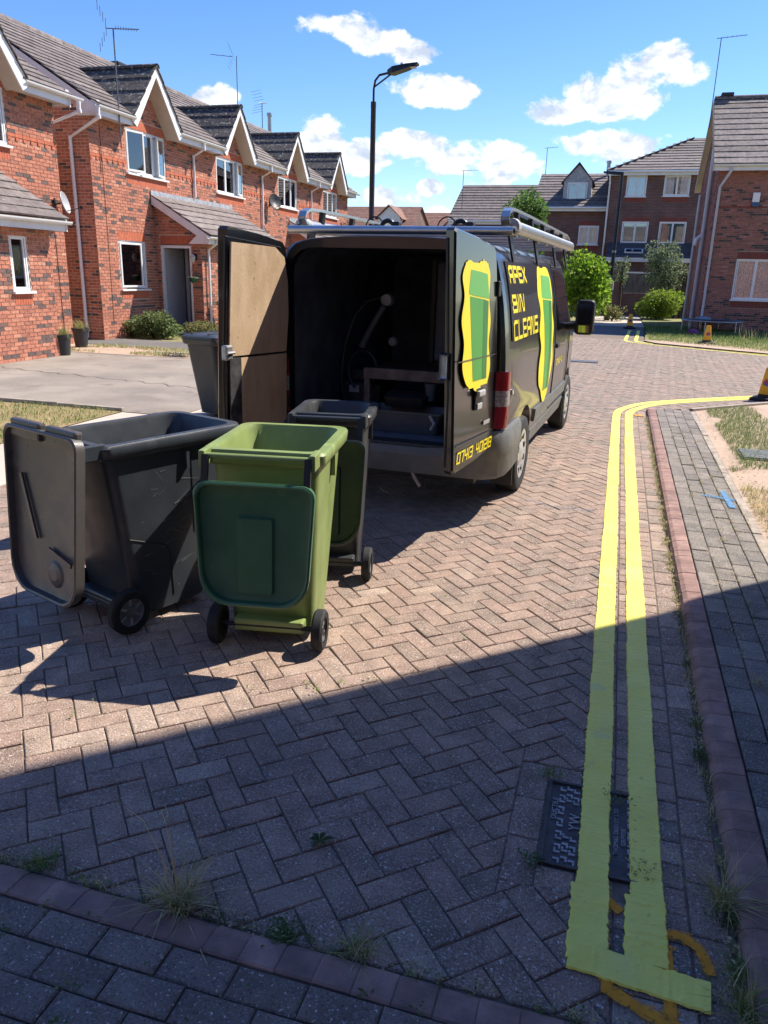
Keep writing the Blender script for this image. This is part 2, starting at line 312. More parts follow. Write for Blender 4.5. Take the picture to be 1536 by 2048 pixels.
def sheet(name, pts, z, m, kind='structure', parent=None, label=None):
    b = MB(); b.add([(p[0], p[1], z) for p in pts], [tuple(range(len(pts)))])
    return b.build(name, m, parent, kind=kind, label=label)
sheet('ground', [(-400, -150), (400, -150), (400, 900), (-400, 900)], -.06, M_TURF, label='dry green earth the whole street lies on')
road = sheet('road', [(-4.6, 1.40), (.50, 1.40), (.50, 10.95), (.62, 11.35), (1.0, 11.8), (2.5, 12.95), (12, 20.5), (12, 26), (-4.6, 26)], -.0068, M_SAND, label='block paved residential road with double yellow lines')
PX = .0948; ANG = R(42); ca, sa = math.cos(ANG), math.sin(ANG)
def ylow(x): return 10.95+max(0, x-.5)*.9
def yhigh(x): return 24.2 if x < .5 else 24.2-(x-.5)*.92
blocks = []      # (distance, poly, tone, whole, (cx, cy, rot))
for i in range(-170, 350):
    for j in range(-120, 280):
        k = (i-j) % 4
        if k == 0: q = [(0, 0), (2, 0), (2, 1), (0, 1)]; rot = ANG
        elif k == 3: q = [(0, 0), (1, 0), (1, 2), (0, 2)]; rot = ANG+math.pi/2
        else: continue
        cxl = (i+q[2][0]/2)*PX; cyl = (j+q[2][1]/2)*PX
        cx = cxl*ca-cyl*sa-.04; cy = cxl*sa+cyl*ca+.02
        if not (-4.8 < cx < 9 and 1.3 < cy < 24.5): continue
        if cx > .32 and not (ylow(cx) < cy < yhigh(cx)): continue
        if not seen(cx, cy, 0, 1500): continue
        g = .0027
        pl = [((i+a+(g/PX if a == 0 else -g/PX))*PX, (j+b_+(g/PX if b_ == 0 else -g/PX))*PX) for a, b_ in q]
        pl = [(x*ca-y*sa-.04, x*sa+y*ca+.02) for x, y in pl]
        whole = True; parts = [pl]
        if cx > .0 and cy < 11.0: parts = [clip(pl, 1, 0, .160)]; whole = max(p[0] for p in pl) <= .160
        if cx < -4.4: parts = [clip(p, -1, 0, 4.6) for p in parts]; whole = whole and min(p[0] for p in pl) >= -4.6
        if cy < 1.7: parts = [clip(p, 0, -1, -1.487) for p in parts]; whole = whole and min(p[1] for p in pl) >= 1.487
        if max(p[0] for p in pl) > -.165 and 1.7 < cy < 2.7 and cx > -.35:      # round the inspection cover
            if not (max(p[1] for p in pl) < 1.885 or min(p[1] for p in pl) > 2.495):
                o = []
                for p in parts:
                    o.append(clip(p, 1, 0, -.166)); r_ = clip(p, -1, 0, .164)
                    if len(r_) > 2: o += [clip(r_, 0, 1, 1.884), clip(r_, 0, -1, -2.497)]
                parts = o; whole = False
        for p in parts:
            if len(p) > 2 and area(p) > .0004:
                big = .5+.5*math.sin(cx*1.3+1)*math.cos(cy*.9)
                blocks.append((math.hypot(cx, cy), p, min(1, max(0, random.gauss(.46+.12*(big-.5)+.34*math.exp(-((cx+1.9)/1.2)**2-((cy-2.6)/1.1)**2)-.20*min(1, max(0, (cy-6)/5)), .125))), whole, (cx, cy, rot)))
blocks.sort(key=lambda b: b[0])
VAR = 8
def variants(name, poly, z0, z1, ch, m):
    out = []
    for k in range(VAR):
        b = MB(); b.prism(poly, z0, z1, ch, tone=(k+.5)/VAR); out.append(b.mesh(name, m))
    return out
full = variants('paving_block', [(-PX+.0027, -PX/2+.0027), (PX-.0027, -PX/2+.0027), (PX-.0027, PX/2-.0027), (-PX+.0027, PX/2-.0027)], -.03, 0, .0035, M_BLOCK)
PX_ = .1018
rest = MB(); cnt = 0
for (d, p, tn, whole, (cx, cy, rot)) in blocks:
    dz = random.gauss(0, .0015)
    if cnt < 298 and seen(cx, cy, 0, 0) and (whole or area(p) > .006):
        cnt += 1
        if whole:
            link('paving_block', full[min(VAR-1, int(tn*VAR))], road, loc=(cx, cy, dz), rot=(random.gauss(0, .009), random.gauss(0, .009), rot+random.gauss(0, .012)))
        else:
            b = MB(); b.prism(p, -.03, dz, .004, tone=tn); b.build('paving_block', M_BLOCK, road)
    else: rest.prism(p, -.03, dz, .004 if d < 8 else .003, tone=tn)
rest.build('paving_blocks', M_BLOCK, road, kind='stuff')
# channel: a header course under the right-hand line, then a stretcher course against the kerb
hdr = variants('channel_block', [(-.0996, -.0487), (.0996, -.0487), (.0996, .0487), (-.0996, .0487)], -.03, 0, .004, M_BLOCK)
y = 1.50; far = MB(); i = 0
while y < 10.95:
    tn = min(VAR-1, max(0, int(random.gauss(.55, .2)*VAR)))
    if 1.90 < y+.05 < 2.44: b = MB(); b.prism([(.240, y+.002), (.364, y+.002), (.364, y+.0995), (.240, y+.0995)], -.03, -.002, .004, tone=tn/8); b.build('channel_block', M_BLOCK, road)
    elif y < 7: link('channel_block', hdr[tn], road, loc=(.265, y+.05, random.gauss(-.001, .0012)), rot=(0, random.gauss(0, .008), random.gauss(0, .006)))
    else: far.box(.165, .364, y+.002, y+.0995, -.03, random.gauss(-.001, .001), tone=tn/8)
    i += 1; y += PX_
y = 1.44
while y < 10.9:
    tn = min(VAR-1, max(0, int(random.gauss(.5, .22)*VAR)))
    if y < 7.5: link('channel_block', hdr[tn], road, loc=(.420, y+.1, random.gauss(-.0025, .0009)), rot=(0, random.gauss(.01, .01), math.pi/2+random.gauss(0, .006)))
    else: far.box(.371, .469, y+.002, y+.2, -.03, -.004, tone=tn/8)
    y += .2036
far.build('channel_blocks', M_BLOCK, road, kind='stuff')
# border blocks round the inspection cover
for (x0, x1, y0, y1) in [(-.164, -.066, 1.886+.203*k, 1.886+.203*k+.199) for k in range(3)]+[(-.062, .05, 1.886, 1.978), (.054, .160, 1.886, 1.978), (-.062, .05, 2.412, 2.494), (.054, .160, 2.412, 2.494)]:
    b = MB(); b.prism([(x0, y0), (x1, y0), (x1, y1), (x0, y1)], -.03, random.gauss(-.002, .001), .004, tone=random.uniform(.2, .6)); b.build('paving_block', M_BLOCK, road)

# kerbs of red blocks
kr = link('kerb', None, kind='structure', label='red block kerb along the right pavement')
kv = []
for k in range(VAR):
    b = MB(); b.tone = (k+.5)/VAR
    pr = [(-.058, -.05), (-.055, .022), (-.043, .042), (-.020, .053), (.050, .057), (.056, .053), (.056, -.05)]
    g0 = [(x, -.0504, z-(.0018 if z > 0 else 0)) for x, z in pr]; g1 = [(x, -.0462, z) for x, z in pr]
    g2 = [(x, .0462, z) for x, _, z in g1]; g3 = [(x, .0504, z) for x, _, z in g0]
    b.loft([g0, g1, g2, g3], True, True); kv.append(b.mesh('kerb_block', M_KERB))
y = 1.37
while y < 10.95:
    link('kerb_block', kv[int(random.random()*VAR)], kr, loc=(.546+random.gauss(0, .0007), y+.05, random.gauss(0, .0009)), rot=(0, random.gauss(0, .005), random.gauss(0, .003))); y += PX_
kf = link('kerb', None, kind='structure', label='low red block kerb across the foreground')
x = -3.2
while x < .49:
    link('kerb_block', kv[int(random.random()*VAR)], kf, loc=(x+.05, 1.428+random.gauss(0, .0008), -.036+random.gauss(0, .001)), rot=(0, 0, -math.pi/2+random.gauss(0, .003))); x += PX_
# grey footway beside the kerb
kr.location.z = -.014
fw_ = sheet('pavement', [(.60, 1.0), (1.05, 1.0), (1.05, 10.95), (.60, 10.95)], .036, M_SAND, label='grey block pavement with weedy joints beside the red kerb')
fv = variants('pavement_block', [(-.0515, -.0995), (.0515, -.0995), (.0515, .0995), (-.0515, .0995)], .02, .058, .004, M_FOOT)
farf = MB(); n = 0
for c in range(4):
    xc = .661+c*.1085; y = 1.0+(c % 2)*.102
    while y < 10.9:
        tn = min(VAR-1, max(0, int(random.gauss(.5, .25)*VAR))); dz = random.gauss(0, .0018)
        if y < 9: link('pavement_block', fv[tn], fw_, loc=(xc, y+.1, dz), rot=(random.gauss(0, .008), random.gauss(0, .008), random.gauss(0, .006)))
        else: farf.box(xc-.0515, xc+.0515, y, y+.199, .02, .058+dz, tone=tn/8)
        y += .2035
farf.build('pavement_blocks', M_FOOT, fw_, kind='stuff'); fw_.location.z = -.014
e = MB()
y = 1.0
while y < 10.9: e.box(1.043+random.gauss(0, .002), 1.108, y, min(y+.905, 10.98), -.05, .060+random.gauss(0, .003), ch=.006); y += .915
e.build('edging', M_EDGE, fw_)
# footway in the foreground
ff = sheet('pavement', [(-3.6, .3), (.60, .3), (.60, 1.372), (-3.6, 1.372)], .010, M_SAND, label='dark grey block pavement in the near foreground')
fv2 = variants('pavement_block', [(-.0925, -.0465), (.0925, -.0465), (.0925, .0465), (-.0925, .0465)], -.03, .022, .005, rmat('dark_paving_block', [(0, (.175, .134, .110)), (.5, (.228, .176, .146)), (1, (.285, .224, .186))], rough=.9, var=.2, scale=10, bump=.7, bscale=170, spots=[(150, .57, (.34, .30, .27), .5), (130, .575, (.05, .044, .04), .6), (115, .64, (.62, .58, .53), .9), (6, .66, (.26, .24, .22), .5)]))
for r_ in range(7):
    yc = 1.318-r_*.0985; x = -3.5+(r_ % 2)*.095
    while x < .6:
        if seen(x, yc, 0, 600): link('pavement_block', fv2[min(VAR-1, max(0, int(random.gauss(.4, .22)*VAR)))], ff, loc=(x, yc, random.gauss(0, .0018)), rot=(random.gauss(0, .008), random.gauss(0, .006), random.gauss(0, .006)))
        x += .1900

# ---- painted lines
def spline(pts, step=.05):
    out = []; P = [Vector(p).to_2d() if len(p) > 2 else Vector(p) for p in pts]
    for i in range(len(P)-1):
        p0 = P[max(0, i-1)]; p1 = P[i]; p2 = P[i+1]; p3 = P[min(len(P)-1, i+2)]; n = max(2, int((p2-p1).length/step))
        for k in range(n):
            t = k/n; out.append(.5*((2*p1)+(p2-p0)*t+(2*p0-5*p1+4*p2-p3)*t*t+(3*p1-p0-3*p2+p3)*t**3))
    return out+[P[-1]]
def ribbon(name, pts, o0, o1, z, m, parent, rag=.004, th=.0018, label=None, ends=True):
    """painted strip between two offsets to the right of a path, ragged edges"""
    b = MB(); L_ = []; Rr = []; w0 = w1 = 0
    for i, p in enumerate(pts):
        d = (pts[min(i+1, len(pts)-1)]-pts[max(0, i-1)]).normalized(); nr = Vector((d.y, -d.x))
        w0 = w0*.96+random.gauss(0, rag*.22); w1 = w1*.96+random.gauss(0, rag*.22)
        L_.append(p+nr*(o0+w0+random.gauss(0, rag*.62))); Rr.append(p+nr*(o1+w1+random.gauss(0, rag*.62)))
    n = len(L_); vs = []
    for a, c in zip(L_, Rr):
        vs += [(a.x, a.y, z-.004), (a.x+(c.x-a.x)*.03, a.y+(c.y-a.y)*.03, z+th+random.gauss(0, .0004)), (c.x+(a.x-c.x)*.03, c.y+(a.y-c.y)*.03, z+th+random.gauss(0, .0004)), (c.x, c.y, z-.004)]
    fs = []
    for i in range(n-1):
        for k in range(3): fs.append((i*4+k, i*4+k+1, (i+1)*4+k+1, (i+1)*4+k))
    fs += [(0, 3, 2, 1), ((n-1)*4, (n-1)*4+1, (n-1)*4+2, (n-1)*4+3)]
    b.add(vs, fs); return b.build(name, m, parent, label=label)
def fine(a, b, step): 
    a = Vector(a); b = Vector(b); n = max(2, int((b-a).length/step)); return [a+(b-a)*(k/n) for k in range(n+1)]
near = fine((.054, 1.86), (.052, 4.6), .0065)[:-1]+fine((.052, 4.6), (.050, 9.3), .016)[:-1]+spline([(.05, 9.3), (.052, 10.3), (.075, 10.8), (.18, 11.18), (.43, 11.70), (.94, 12.24), (2.1, 13.22), (4.2, 15.0), (8.5, 18.6)], .05)
ribbon('yellow_line', near, 0, .097, .004, M_YEL, road, .0022, label='outer of the two near yellow lines')
ribbon('yellow_line', near, .154, .250, .004, M_YEL, road, .0022, label='inner of the two near yellow lines')
ribbon('yellow_line', fine((.046, 1.66), (.044, 1.93), .012), 0, .106, .0065, M_YEL, road, .003)
ribbon('yellow_line', fine((.192, 1.70), (.196, 1.93), .012), 0, .112, .0065, M_YEL, road, .003)
ribbon('yellow_line', fine((.052, 1.672), (.398, 1.640), .012), -.048, .048, .0095, M_YEL, road, .0025, label='yellow cross bar that ends the double lines')
farp = spline([(.46, 29.0), (.36, 26.0), (.30, 24.2), (.38, 23.6), (.75, 23.1), (1.6, 22.45), (3.6, 20.95), (8, 17.1)], .1)[::-1]
ribbon('yellow_line', farp, 0, -.1, .004, M_YEL, road, .003); ribbon('yellow_line', farp, .19, .30, .004, M_YEL, road, .003)
def spray(name, col):
    m = mat(name, col, .9, .12, 30); t = m.node_tree; N = t.nodes
    tr = N.new('ShaderNodeBsdfTransparent'); ms = N.new('ShaderNodeMixShader'); g = N.new('ShaderNodeNewGeometry'); ns = N.new('ShaderNodeTexNoise'); ns.inputs['Scale'].default_value = 75; ns.inputs['Detail'].default_value = 5
    at = N.new('ShaderNodeAttribute'); at.attribute_name = 'tone'; ad = N.new('ShaderNodeMath'); mr_ = N.new('ShaderNodeMapRange'); mr_.inputs[1].default_value = .78; mr_.inputs[2].default_value = 1.05
    t.links.new(g.outputs['Position'], ns.inputs[0]); t.links.new(ns.outputs[0], ad.inputs[0]); t.links.new(at.outputs['Fac'], ad.inputs[1]); t.links.new(ad.outputs[0], mr_.inputs[0])
    t.links.new(mr_.outputs[0], ms.inputs[0]); t.links.new(tr.outputs[0], ms.inputs[1]); t.links.new(N['Principled BSDF'].outputs[0], ms.inputs[2]); t.links.new(ms.outputs[0], N['Material Output'].inputs[0]); return m
M_ORANGE = spray('orange_marker_spray', (.74, .30, .02)); M_BLUE = spray('blue_marker_spray', (.11, .27, .46))
def mark(pts, w, m, z, parent, label, core=.55):
    b = MB(); P = spline(pts, .02) if len(pts) > 2 else fine(pts[0], pts[1], .02); W_ = [-1, -.62, -.25, .25, .62, 1]; rows = []
    for i, p in enumerate(P):
        d = (P[min(i+1, len(P)-1)]-P[max(0, i-1)]).normalized(); nr = Vector((d.y, -d.x)); ww = w*(1+random.gauss(0, .06))
        rows.append([(p.x+nr.x*u*ww*.8, p.y+nr.y*u*ww*.8, z) for u in W_])
    for i in range(len(rows)-1):
        for k, tn in enumerate((.30*min(1, core/.5), .55*min(1, core/.5)+.1*(core < .5), core+.2, .55*min(1, core/.5)+.1*(core < .5), .30*min(1, core/.5))):
            b.add([rows[i][k], rows[i][k+1], rows[i+1][k+1], rows[i+1][k]], [(0, 1, 2, 3)], tone=tn)
    return b.build('spray_mark', m, parent, label=label)
mark([(.142, 1.595), (.30, 1.535), (.47, 1.520)], .034, M_ORANGE, .0075, road, 'orange spray line below the yellow bar')
mark([(.150, 1.70), (.150, 1.585)], .030, M_ORANGE, .0068, road, None); mark([(.300, 1.78), (.300, 1.53)], .030, M_ORANGE, .0060, road, None)
mark([(.270, 1.80), (.330, 1.825), (.385, 1.79), (.405, 1.715)], .030, M_ORANGE, .0052, road, 'orange spray arc beside the yellow bar')
mark([(.13, 1.90), (.185, 1.86)], .03, M_ORANGE, .0050, road, None, .42)
mark([(.33, 10.55), (.45, 10.55)], .10, M_ORANGE, .0045, road, None, .45)
mark([(-.56, 5.98), (-.25, 5.86), (-.02, 5.86)], .045, M_BLUE, .0045, road, 'pale blue spray line across the road', .14)
mark([(.80, 6.50), (1.04, 6.42)], .07, M_BLUE, .0632, fw_, 'blue spray cross on the grey pavement', .26); mark([(.97, 6.68), (.99, 6.18)], .045, M_BLUE, .0645, fw_, None, .4)

# ---- inspection cover in the road
mh = thing('inspection_cover', 'cast iron utility cover with raised lettering, crossed by a yellow line', 'manhole cover', (-.058, 1.985, .0042))
b = MB(); b.box(0, .290, 0, .420, -.03, -.006, ch=.003); b.build('plate', M_IRON, mh)
b = MB()
for q in ((0, .290, 0, .010), (0, .290, .410, .420), (0, .010, .010, .410), (.280, .290, .010, .410)): b.box(q[0], q[1], q[2], q[3], -.03, .001)
b.build('frame', M_IRON, mh)
M_IRONW = mat('worn_iron', (.40, .385, .38), .5, .2, 20, metal=.1)
b = MB()
for c, xs in enumerate((.050, .073, .096, .140, .163, .186, .272)):
    for k in range(12):
        yy = .03+k*.031+(c % 2)*.010
        if c in (1, 2) and .15 < yy < .29: continue
        if c == 5 and yy > 2: continue
        b.box(xs-.011, xs+.009, yy, yy+.008, -.007, -.0022)
        if k % 2: b.box(xs-.011, xs-.005, yy+.006, yy+.020, -.007, -.0022)
        else: b.box(xs+.003, xs+.009, yy-.014, yy, -.007, -.0022)
b.build('raised_pattern', M_IRONW, mh, kind='stuff')
def text_mesh(txt, size, depth, name, m, parent, mtx):
    c = bpy.data.curves.new('lettering', 'FONT'); c.body = txt; c.size = size; c.extrude = depth; c.space_character = 1.1
    o = bpy.data.objects.new('lettering', c); COL.objects.link(o)
    bpy.context.view_layer.update(); me = bpy.data.meshes.new_from_object(o.evaluated_get(bpy.context.evaluated_depsgraph_get()))
    bpy.data.objects.remove(o); me.transform(mtx); me.materials.clear(); me.materials.append(m); return link(name, me, parent)
RT = Matrix.Rotation(math.pi/2, 4, 'Z')
for t, sz, x_, y_ in (('DUCTILE', .026, .036, .215), ('YW', .050, .112, .175), ('THOMAS DUDLEY LTD', .0205, .233, .105), ('GRIPFIX', .0205, .256, .155)):
    text_mesh(t, sz, .0025, 'raised_lettering', M_IRONW, mh, Matrix.Translation((x_, y_, -.0045)) @ RT)

# ---- left side: concrete path, tarmac drive, grass
sheet('path', [(-5.85, .5), (-4.6, .5), (-4.6, 26), (-4.95, 26), (-4.95, 8.05), (-5.7, 8.05)], 0.0, M_CONC, label='pale concrete path along the left of the road')
sheet('driveway', [(-30, 8.16), (-5.7, 8.07), (-4.95, 8.07), (-4.95, 13.55), (-30, 13.55)], .004, M_TARMAC, label='worn grey tarmac driveway before the brick houses')
cb_ = MB(); P = [Vector((-12+.12*k, 11.2-.02*k+.05*math.sin(k*1.7)+random.gauss(0, .02))) for k in range(60)]
for i in range(59): cb_.add([(P[i].x, P[i].y-.008, .0085), (P[i+1].x, P[i+1].y-.008, .0085), (P[i+1].x, P[i+1].y+.008, .0085), (P[i].x, P[i].y+.008, .0085)], [(0, 1, 2, 3)])
cb_.build('crack', mat('crack_dirt', (.07, .06, .05), .95), bpy.data.objects['driveway'])
b = MB()
for k in range(26): b.box(-30+k*.935, -30+k*.935+.925, 8.05, 8.115, -.05, .055+random.gauss(0, .004), ch=.008)
b.build('edging', M_EDGE, kind='structure', label='concrete edging between grass strip and driveway')
lawnl = sheet('lawn', [(-30, .5), (-5.7, .5), (-5.7, 8.05), (-30, 8.05)], .01, mat('patchy_turf', (.20, .17, .06), .95, .25, 1.5, col2=(.36, .25, .13), bump=.8, bscale=60), label='patchy grass strip below the driveway edging')
sheet('lawn', [(-30, 13.55), (-5.7, 13.55), (-5.7, 15.05), (-30, 15.05)], .01, M_SOIL, label='dry grass strip between driveway and house path')
sheet('path', [(-30, 15.05), (-5.7, 15.05), (-5.7, 16.6), (-30, 16.6)], .016, M_DTARMAC, label='grey tarmac path in front of the terraced houses')
sheet('path', [(-9.4, 14.3), (-5.7, 14.2), (-5.7, 14.9), (-8.6, 14.95)], .02, M_CONC, label='pale flagged path in the dry grass strip')
sheet('lawn', [(-30, 16.6), (-5.7, 16.6), (-5.7, 60), (-30, 60)], .0, M_TURF, label='green front gardens of the terraced houses')
# ---- right side
verge = sheet('verge', [(1.105, 1), (9, 1), (9, 19.0), (2.6, 12.55), (1.105, 11.0)], .045, M_SOIL, label='bare soil and straw verge beyond the grey pavement')
b = MB(); b.bar((1.06, 10.98, .02), (9, 19.05, .02), .06, .11); b.build('edging', M_EDGE, kind='structure', label='concrete edging along the side road verge')
verge2 = sheet('lawn', [(.78, 24.0), (1.2, 23.45), (3.9, 21.6), (14, 13.3), (30, 13.3), (30, 60), (1.0, 60), (.95, 29)], .03, mat('sparse_turf', (.14, .165, .045), .95, .3, 1.2, col2=(.26, .225, .085), bump=.8, bscale=60), label='grass lawn in front of the right-hand house')
sheet('verge', [(.72, 23.95), (1.05, 23.1), (3.8, 21.2), (14, 12.9), (14, 14.2), (4.3, 22.1), (1.5, 24.2)], .036, M_SOIL, label='worn soil strip along the far yellow line')
sheet('path', [(-4.6, 24.4), (.74, 24.2), (.94, 31.5), (-4.6, 31.5)], -.012, M_DTARMAC, label='dark tarmac footway beyond the junction')
sheet('path', [(-1.2, 31.5), (.94, 31.5), (1.05, 41), (-1.2, 41)], -.008, M_CONC, label='pale path leading to the brick garden wall')
dr = thing('drain_grate', 'iron drain grating let into the dry verge', 'drain', (1.30, 8.05, .05))
b = MB(); b.box(0, .42, 0, .46, -.02, .008, ch=.004); b.build('frame', M_IRON, dr)
for k in range(8): b = MB(); b.box(.02, .40, .03+k*.053, .055+k*.053, .008, .022); b.build('bar', M_GALV, dr)
dr = thing('drain_cover', 'flat grey drain cover in the far road', 'drain', (-.95, 17.0, .003))
b = MB(); b.box(0, .62, 0, .42, -.02, .006); b.build('frame', M_IRON, dr)
for k in range(7): b = MB(); b.box(.02, .60, .03+k*.053, .055+k*.053, .006, .014); b.build('bar', M_GALV, dr)

# ---- grass and weeds
def blade(b, x, y, z, h, lean, w, tone):
    a = random.uniform(0, 2*math.pi); dx, dy = math.cos(a), math.sin(a); l = lean*h
    b.add([(x-dy*w, y+dx*w, z), (x+dy*w, y-dx*w, z), (x+dx*l*.45+dy*w*.7, y+dy*l*.45-dx*w*.7, z+h*.62), (x+dx*l*.45-dy*w*.7, y+dy*l*.45+dx*w*.7, z+h*.62), (x+dx*l*1.2, y+dy*l*1.2, z+h)], [(0, 1, 2, 3), (3, 2, 4)], tone)
def patch(x, y, s=1.): return .5+.5*math.sin(x*2.1*s+1.3*math.sin(y*1.7*s))*math.cos(y*1.9*s+.7*math.sin(x*2.7*s))
gb = MB(); n = 0
while n < 30000:
    y = random.uniform(1.4, 12); x = 1.13+abs(random.gauss(0, .8))
    if y > 11.0+(x-1.1)*1.02-.08 or x > 4: continue
    g = patch(x+.3, y*.55+.2)
    dry = y < 6.9
    if not dry and g < .42: n += .25; continue
    if not dry and x < 1.25 and y > 7.6: n += .25; continue
    blade(gb, x, y, .045, random.uniform(.02, .06), random.uniform(.3, 1.4), random.uniform(.0015, .003), random.gauss(.93, .1) if dry and random.random() < .85 else random.gauss(.42, .16)); n += 1
gb.build('grass', M_GRASS, kind='stuff', label='straw and green grass tufts on the verge by the pavement')
gb = MB(); n = 0
while n < 11000:
    y = random.uniform(21, 31); x = random.uniform(.9, 10)
    if y < 24.1-(x-.9)*.80 or not seen(x, y, 0): n += .01; continue
    sh = min(1, max(0, (y-24.5+(x-1)*.6)/3)); blade(gb, x, y, .03, random.uniform(.05, .12)*(.7+.6*sh), random.uniform(.2, 1), random.uniform(.004, .008), random.gauss(.62-.25*sh, .16)); n += 1
for _ in range(160):
    x = random.uniform(3.6, 7); y = random.uniform(25.5, 27.2)-(x-4)*.3; gb.tone = 1.; blade(gb, x, y, .03, random.uniform(.2, .42), .25, .006, .97)
gb.build('grass', M_GRASS, kind='stuff', label='green lawn grass under the trampoline')
gb = MB(); n = 0
while n < 6500:
    y = random.uniform(5.4, 8.03); x = random.uniform(-9, -5.72)
    if patch(x, y, .8) < .25 and random.random() < .7: n += .2; continue
    blade(gb, x, y, .01, random.uniform(.02, .065), random.uniform(.3, 1.3), random.uniform(.002, .0045), random.gauss(.55, .2)); n += 1
while n < 9500:
    y = random.uniform(13.6, 14.98); x = random.uniform(-11, -5.8)
    if patch(x*.7, y*1.4) < .45: n += .2; continue
    blade(gb, x, y, .012, random.uniform(.03, .08), random.uniform(.3, 1.3), random.uniform(.004, .008), random.gauss(.66, .15)); n += 1
gb.build('grass', M_GRASS, kind='stuff', label='patchy grass by the driveway')
wb = MB()
def tuft(b, x, y, z, n, h, tone, sp=.02, w=.0014, lean=1.):
    for _ in range(n): blade(b, x+random.gauss(0, sp), y+random.gauss(0, sp), z, random.uniform(.4, 1)*h, random.uniform(.2, 1.3)*lean, w*random.uniform(.7, 1.4), min(1, max(0, random.gauss(tone, .14))))
def leafy(b, x, y, z, n, s, tone, sp):
    for _ in range(n):
        a = random.uniform(0, 6.28); l = s*random.uniform(.5, 1.2); X = x+random.gauss(0, sp); Y = y+random.gauss(0, sp); Z = z+abs(random.gauss(.008, .008)); c, s_ = math.cos(a), math.sin(a)
        b.add([(X, Y, Z), (X+c*l*.5-s_*l*.3, Y+s_*l*.5+c*l*.3, Z+l*.25), (X+c*l, Y+s_*l, Z+l*.2), (X+c*l*.5+s_*l*.3, Y+s_*l*.5-c*l*.3, Z+l*.25)], [(0, 1, 2, 3)], min(1, max(0, random.gauss(tone, .1))))
for _ in range(520):                                   # along the gutter
    y = random.uniform(1.45, 10.4); x = random.gauss(.481, .008)
    tuft(wb, x, y, -.006, random.randint(4, 10), random.choice((.015, .02, .03, .045)), random.choice((.35, .6, .85, .95, 1)), .012)
    if random.random() < .4: leafy(wb, x, y, -.004, random.randint(4, 9), .014, random.choice((.3, .7, .9, 1)), .012)
for _ in range(420):                                   # pavement joints
    y = random.uniform(3.4, 9.5); x = .607+.1085*random.randint(1, 4)+random.gauss(0, .004)
    if random.random() < .55: tuft(wb, x, y, .05, random.randint(3, 7), random.choice((.012, .02, .03)), random.choice((.4, .85, .95)), .014)
    else: leafy(wb, x, y, .052, random.randint(3, 8), .012, random.choice((.3, .8, .95)), .014)
for _ in range(60):
    x = random.uniform(-2.6, .1); y = random.uniform(1.55, 4.5); leafy(wb, x, y, .0, random.randint(2, 6), .010, random.choice((.3, .6, .75)), .010)
for _ in range(90):
    x = random.uniform(-1.7, .35); leafy(wb, x, random.gauss(1.492, .008), .0, random.randint(3, 8), .012, random.choice((.12, .3, .6, .9)), .014)
    if random.random() < .5: tuft(wb, x, 1.492, 0, 6, .03, random.choice((.3, .85)), .012)
for (x, y, n, t) in ((-.075, 1.98, 60, .12), (-.06, 2.43, 60, .3), (.17, 2.36, 30, .3), (.24, 2.04, 30, .75), (.475, 1.92, 90, .06), (.475, 1.75, 60, .25), (.47, 2.72, 110, .06), (.47, 2.95, 70, .08), (.50, 1.60, 60, .12), (-.68, 1.50, 130, .1)):
    leafy(wb, x, y, .004, n, .013, t, .022); tuft(wb, x, y, 0, n//3, .035, t+.15, .02)
for _ in range(500): leafy(wb, 1.13+abs(random.gauss(0, .4)), random.uniform(3.5, 10.8), .047, 1, random.uniform(.012, .035), random.choice((.05, .8, .95, 1)), .003)
for (x, y) in ((-1.05, 2.70), (-1.12, 2.74), (-.98, 2.78), (-1.32, 2.62), (-.86, 2.86), (-.70, 2.98), (-1.9, 2.2), (-.55, 3.4), (-.2, 3.9)): leafy(wb, x, y, .002, 7, .016, .5, .014)
for _ in range(46):
    x = random.uniform(-2.2, .4); leafy(wb, x, 1.368-.0985*random.randint(0, 4)+random.gauss(0, .004), .022, random.randint(3, 9), .013, random.choice((.12, .3, .5)), .014)
wb.build('weeds', M_GRASS, kind='stuff', label='small weeds growing in the paving joints')
for (x, y, n, h, t, lab) in ((-1.00, 1.50, 150, .12, .82, 'sprawling dry grass tuft by the foreground kerb'), (-1.46, 1.515, 70, .055, .40, 'small green grass tuft at the left of the foreground kerb'), (-.48, 1.505, 70, .065, .66, 'yellow green grass tuft beside the foreground kerb'),
                             (.462, 1.98, 120, .115, .76, 'spiky straw coloured tuft in the gutter by the cover'), (.478, 1.63, 100, .10, .58, 'green spiky tuft in the gutter by the orange spray'), (.74, 3.28, 40, .035, .95, 'bleached grass tuft on the grey pavement'), (.455, 2.33, 14, .05, .2, 'flat star shaped weed in the gutter')):
    b = MB(); tuft(b, 0, 0, 0, n, h, t, .020, .0014, 1.7); 
    if 'sprawling' in lab:
        for (dx, dy, hh) in ((-.17, .06, .22), (-.10, .10, .20), (.09, .08, .13), (-.16, -.13, .01), (.0, -.17, .008), (-.03, -.16, .01), (.22, -.2, .01), (-.06, .06, .26)):
            b.tone = .97; P = [(0, 0, .004), (dx*.35, dy*.35, hh*.55+.012), (dx*.75, dy*.75, hh*.95+.010), (dx*1.15, dy*1.15, hh+.004)]; b.tube(P, [.0018, .0017, .0014, .0010], 4)
            for q in range(4): leafy(b, dx*(.9+.1*q), dy*(.9+.1*q), hh*.9, 1, .008, .95, .004)
    b.build('grass_tuft', M_GRASS, label=lab, cat='weed', loc=(x, y, .058 if 'pavement' in lab else .0))
b = MB(); 
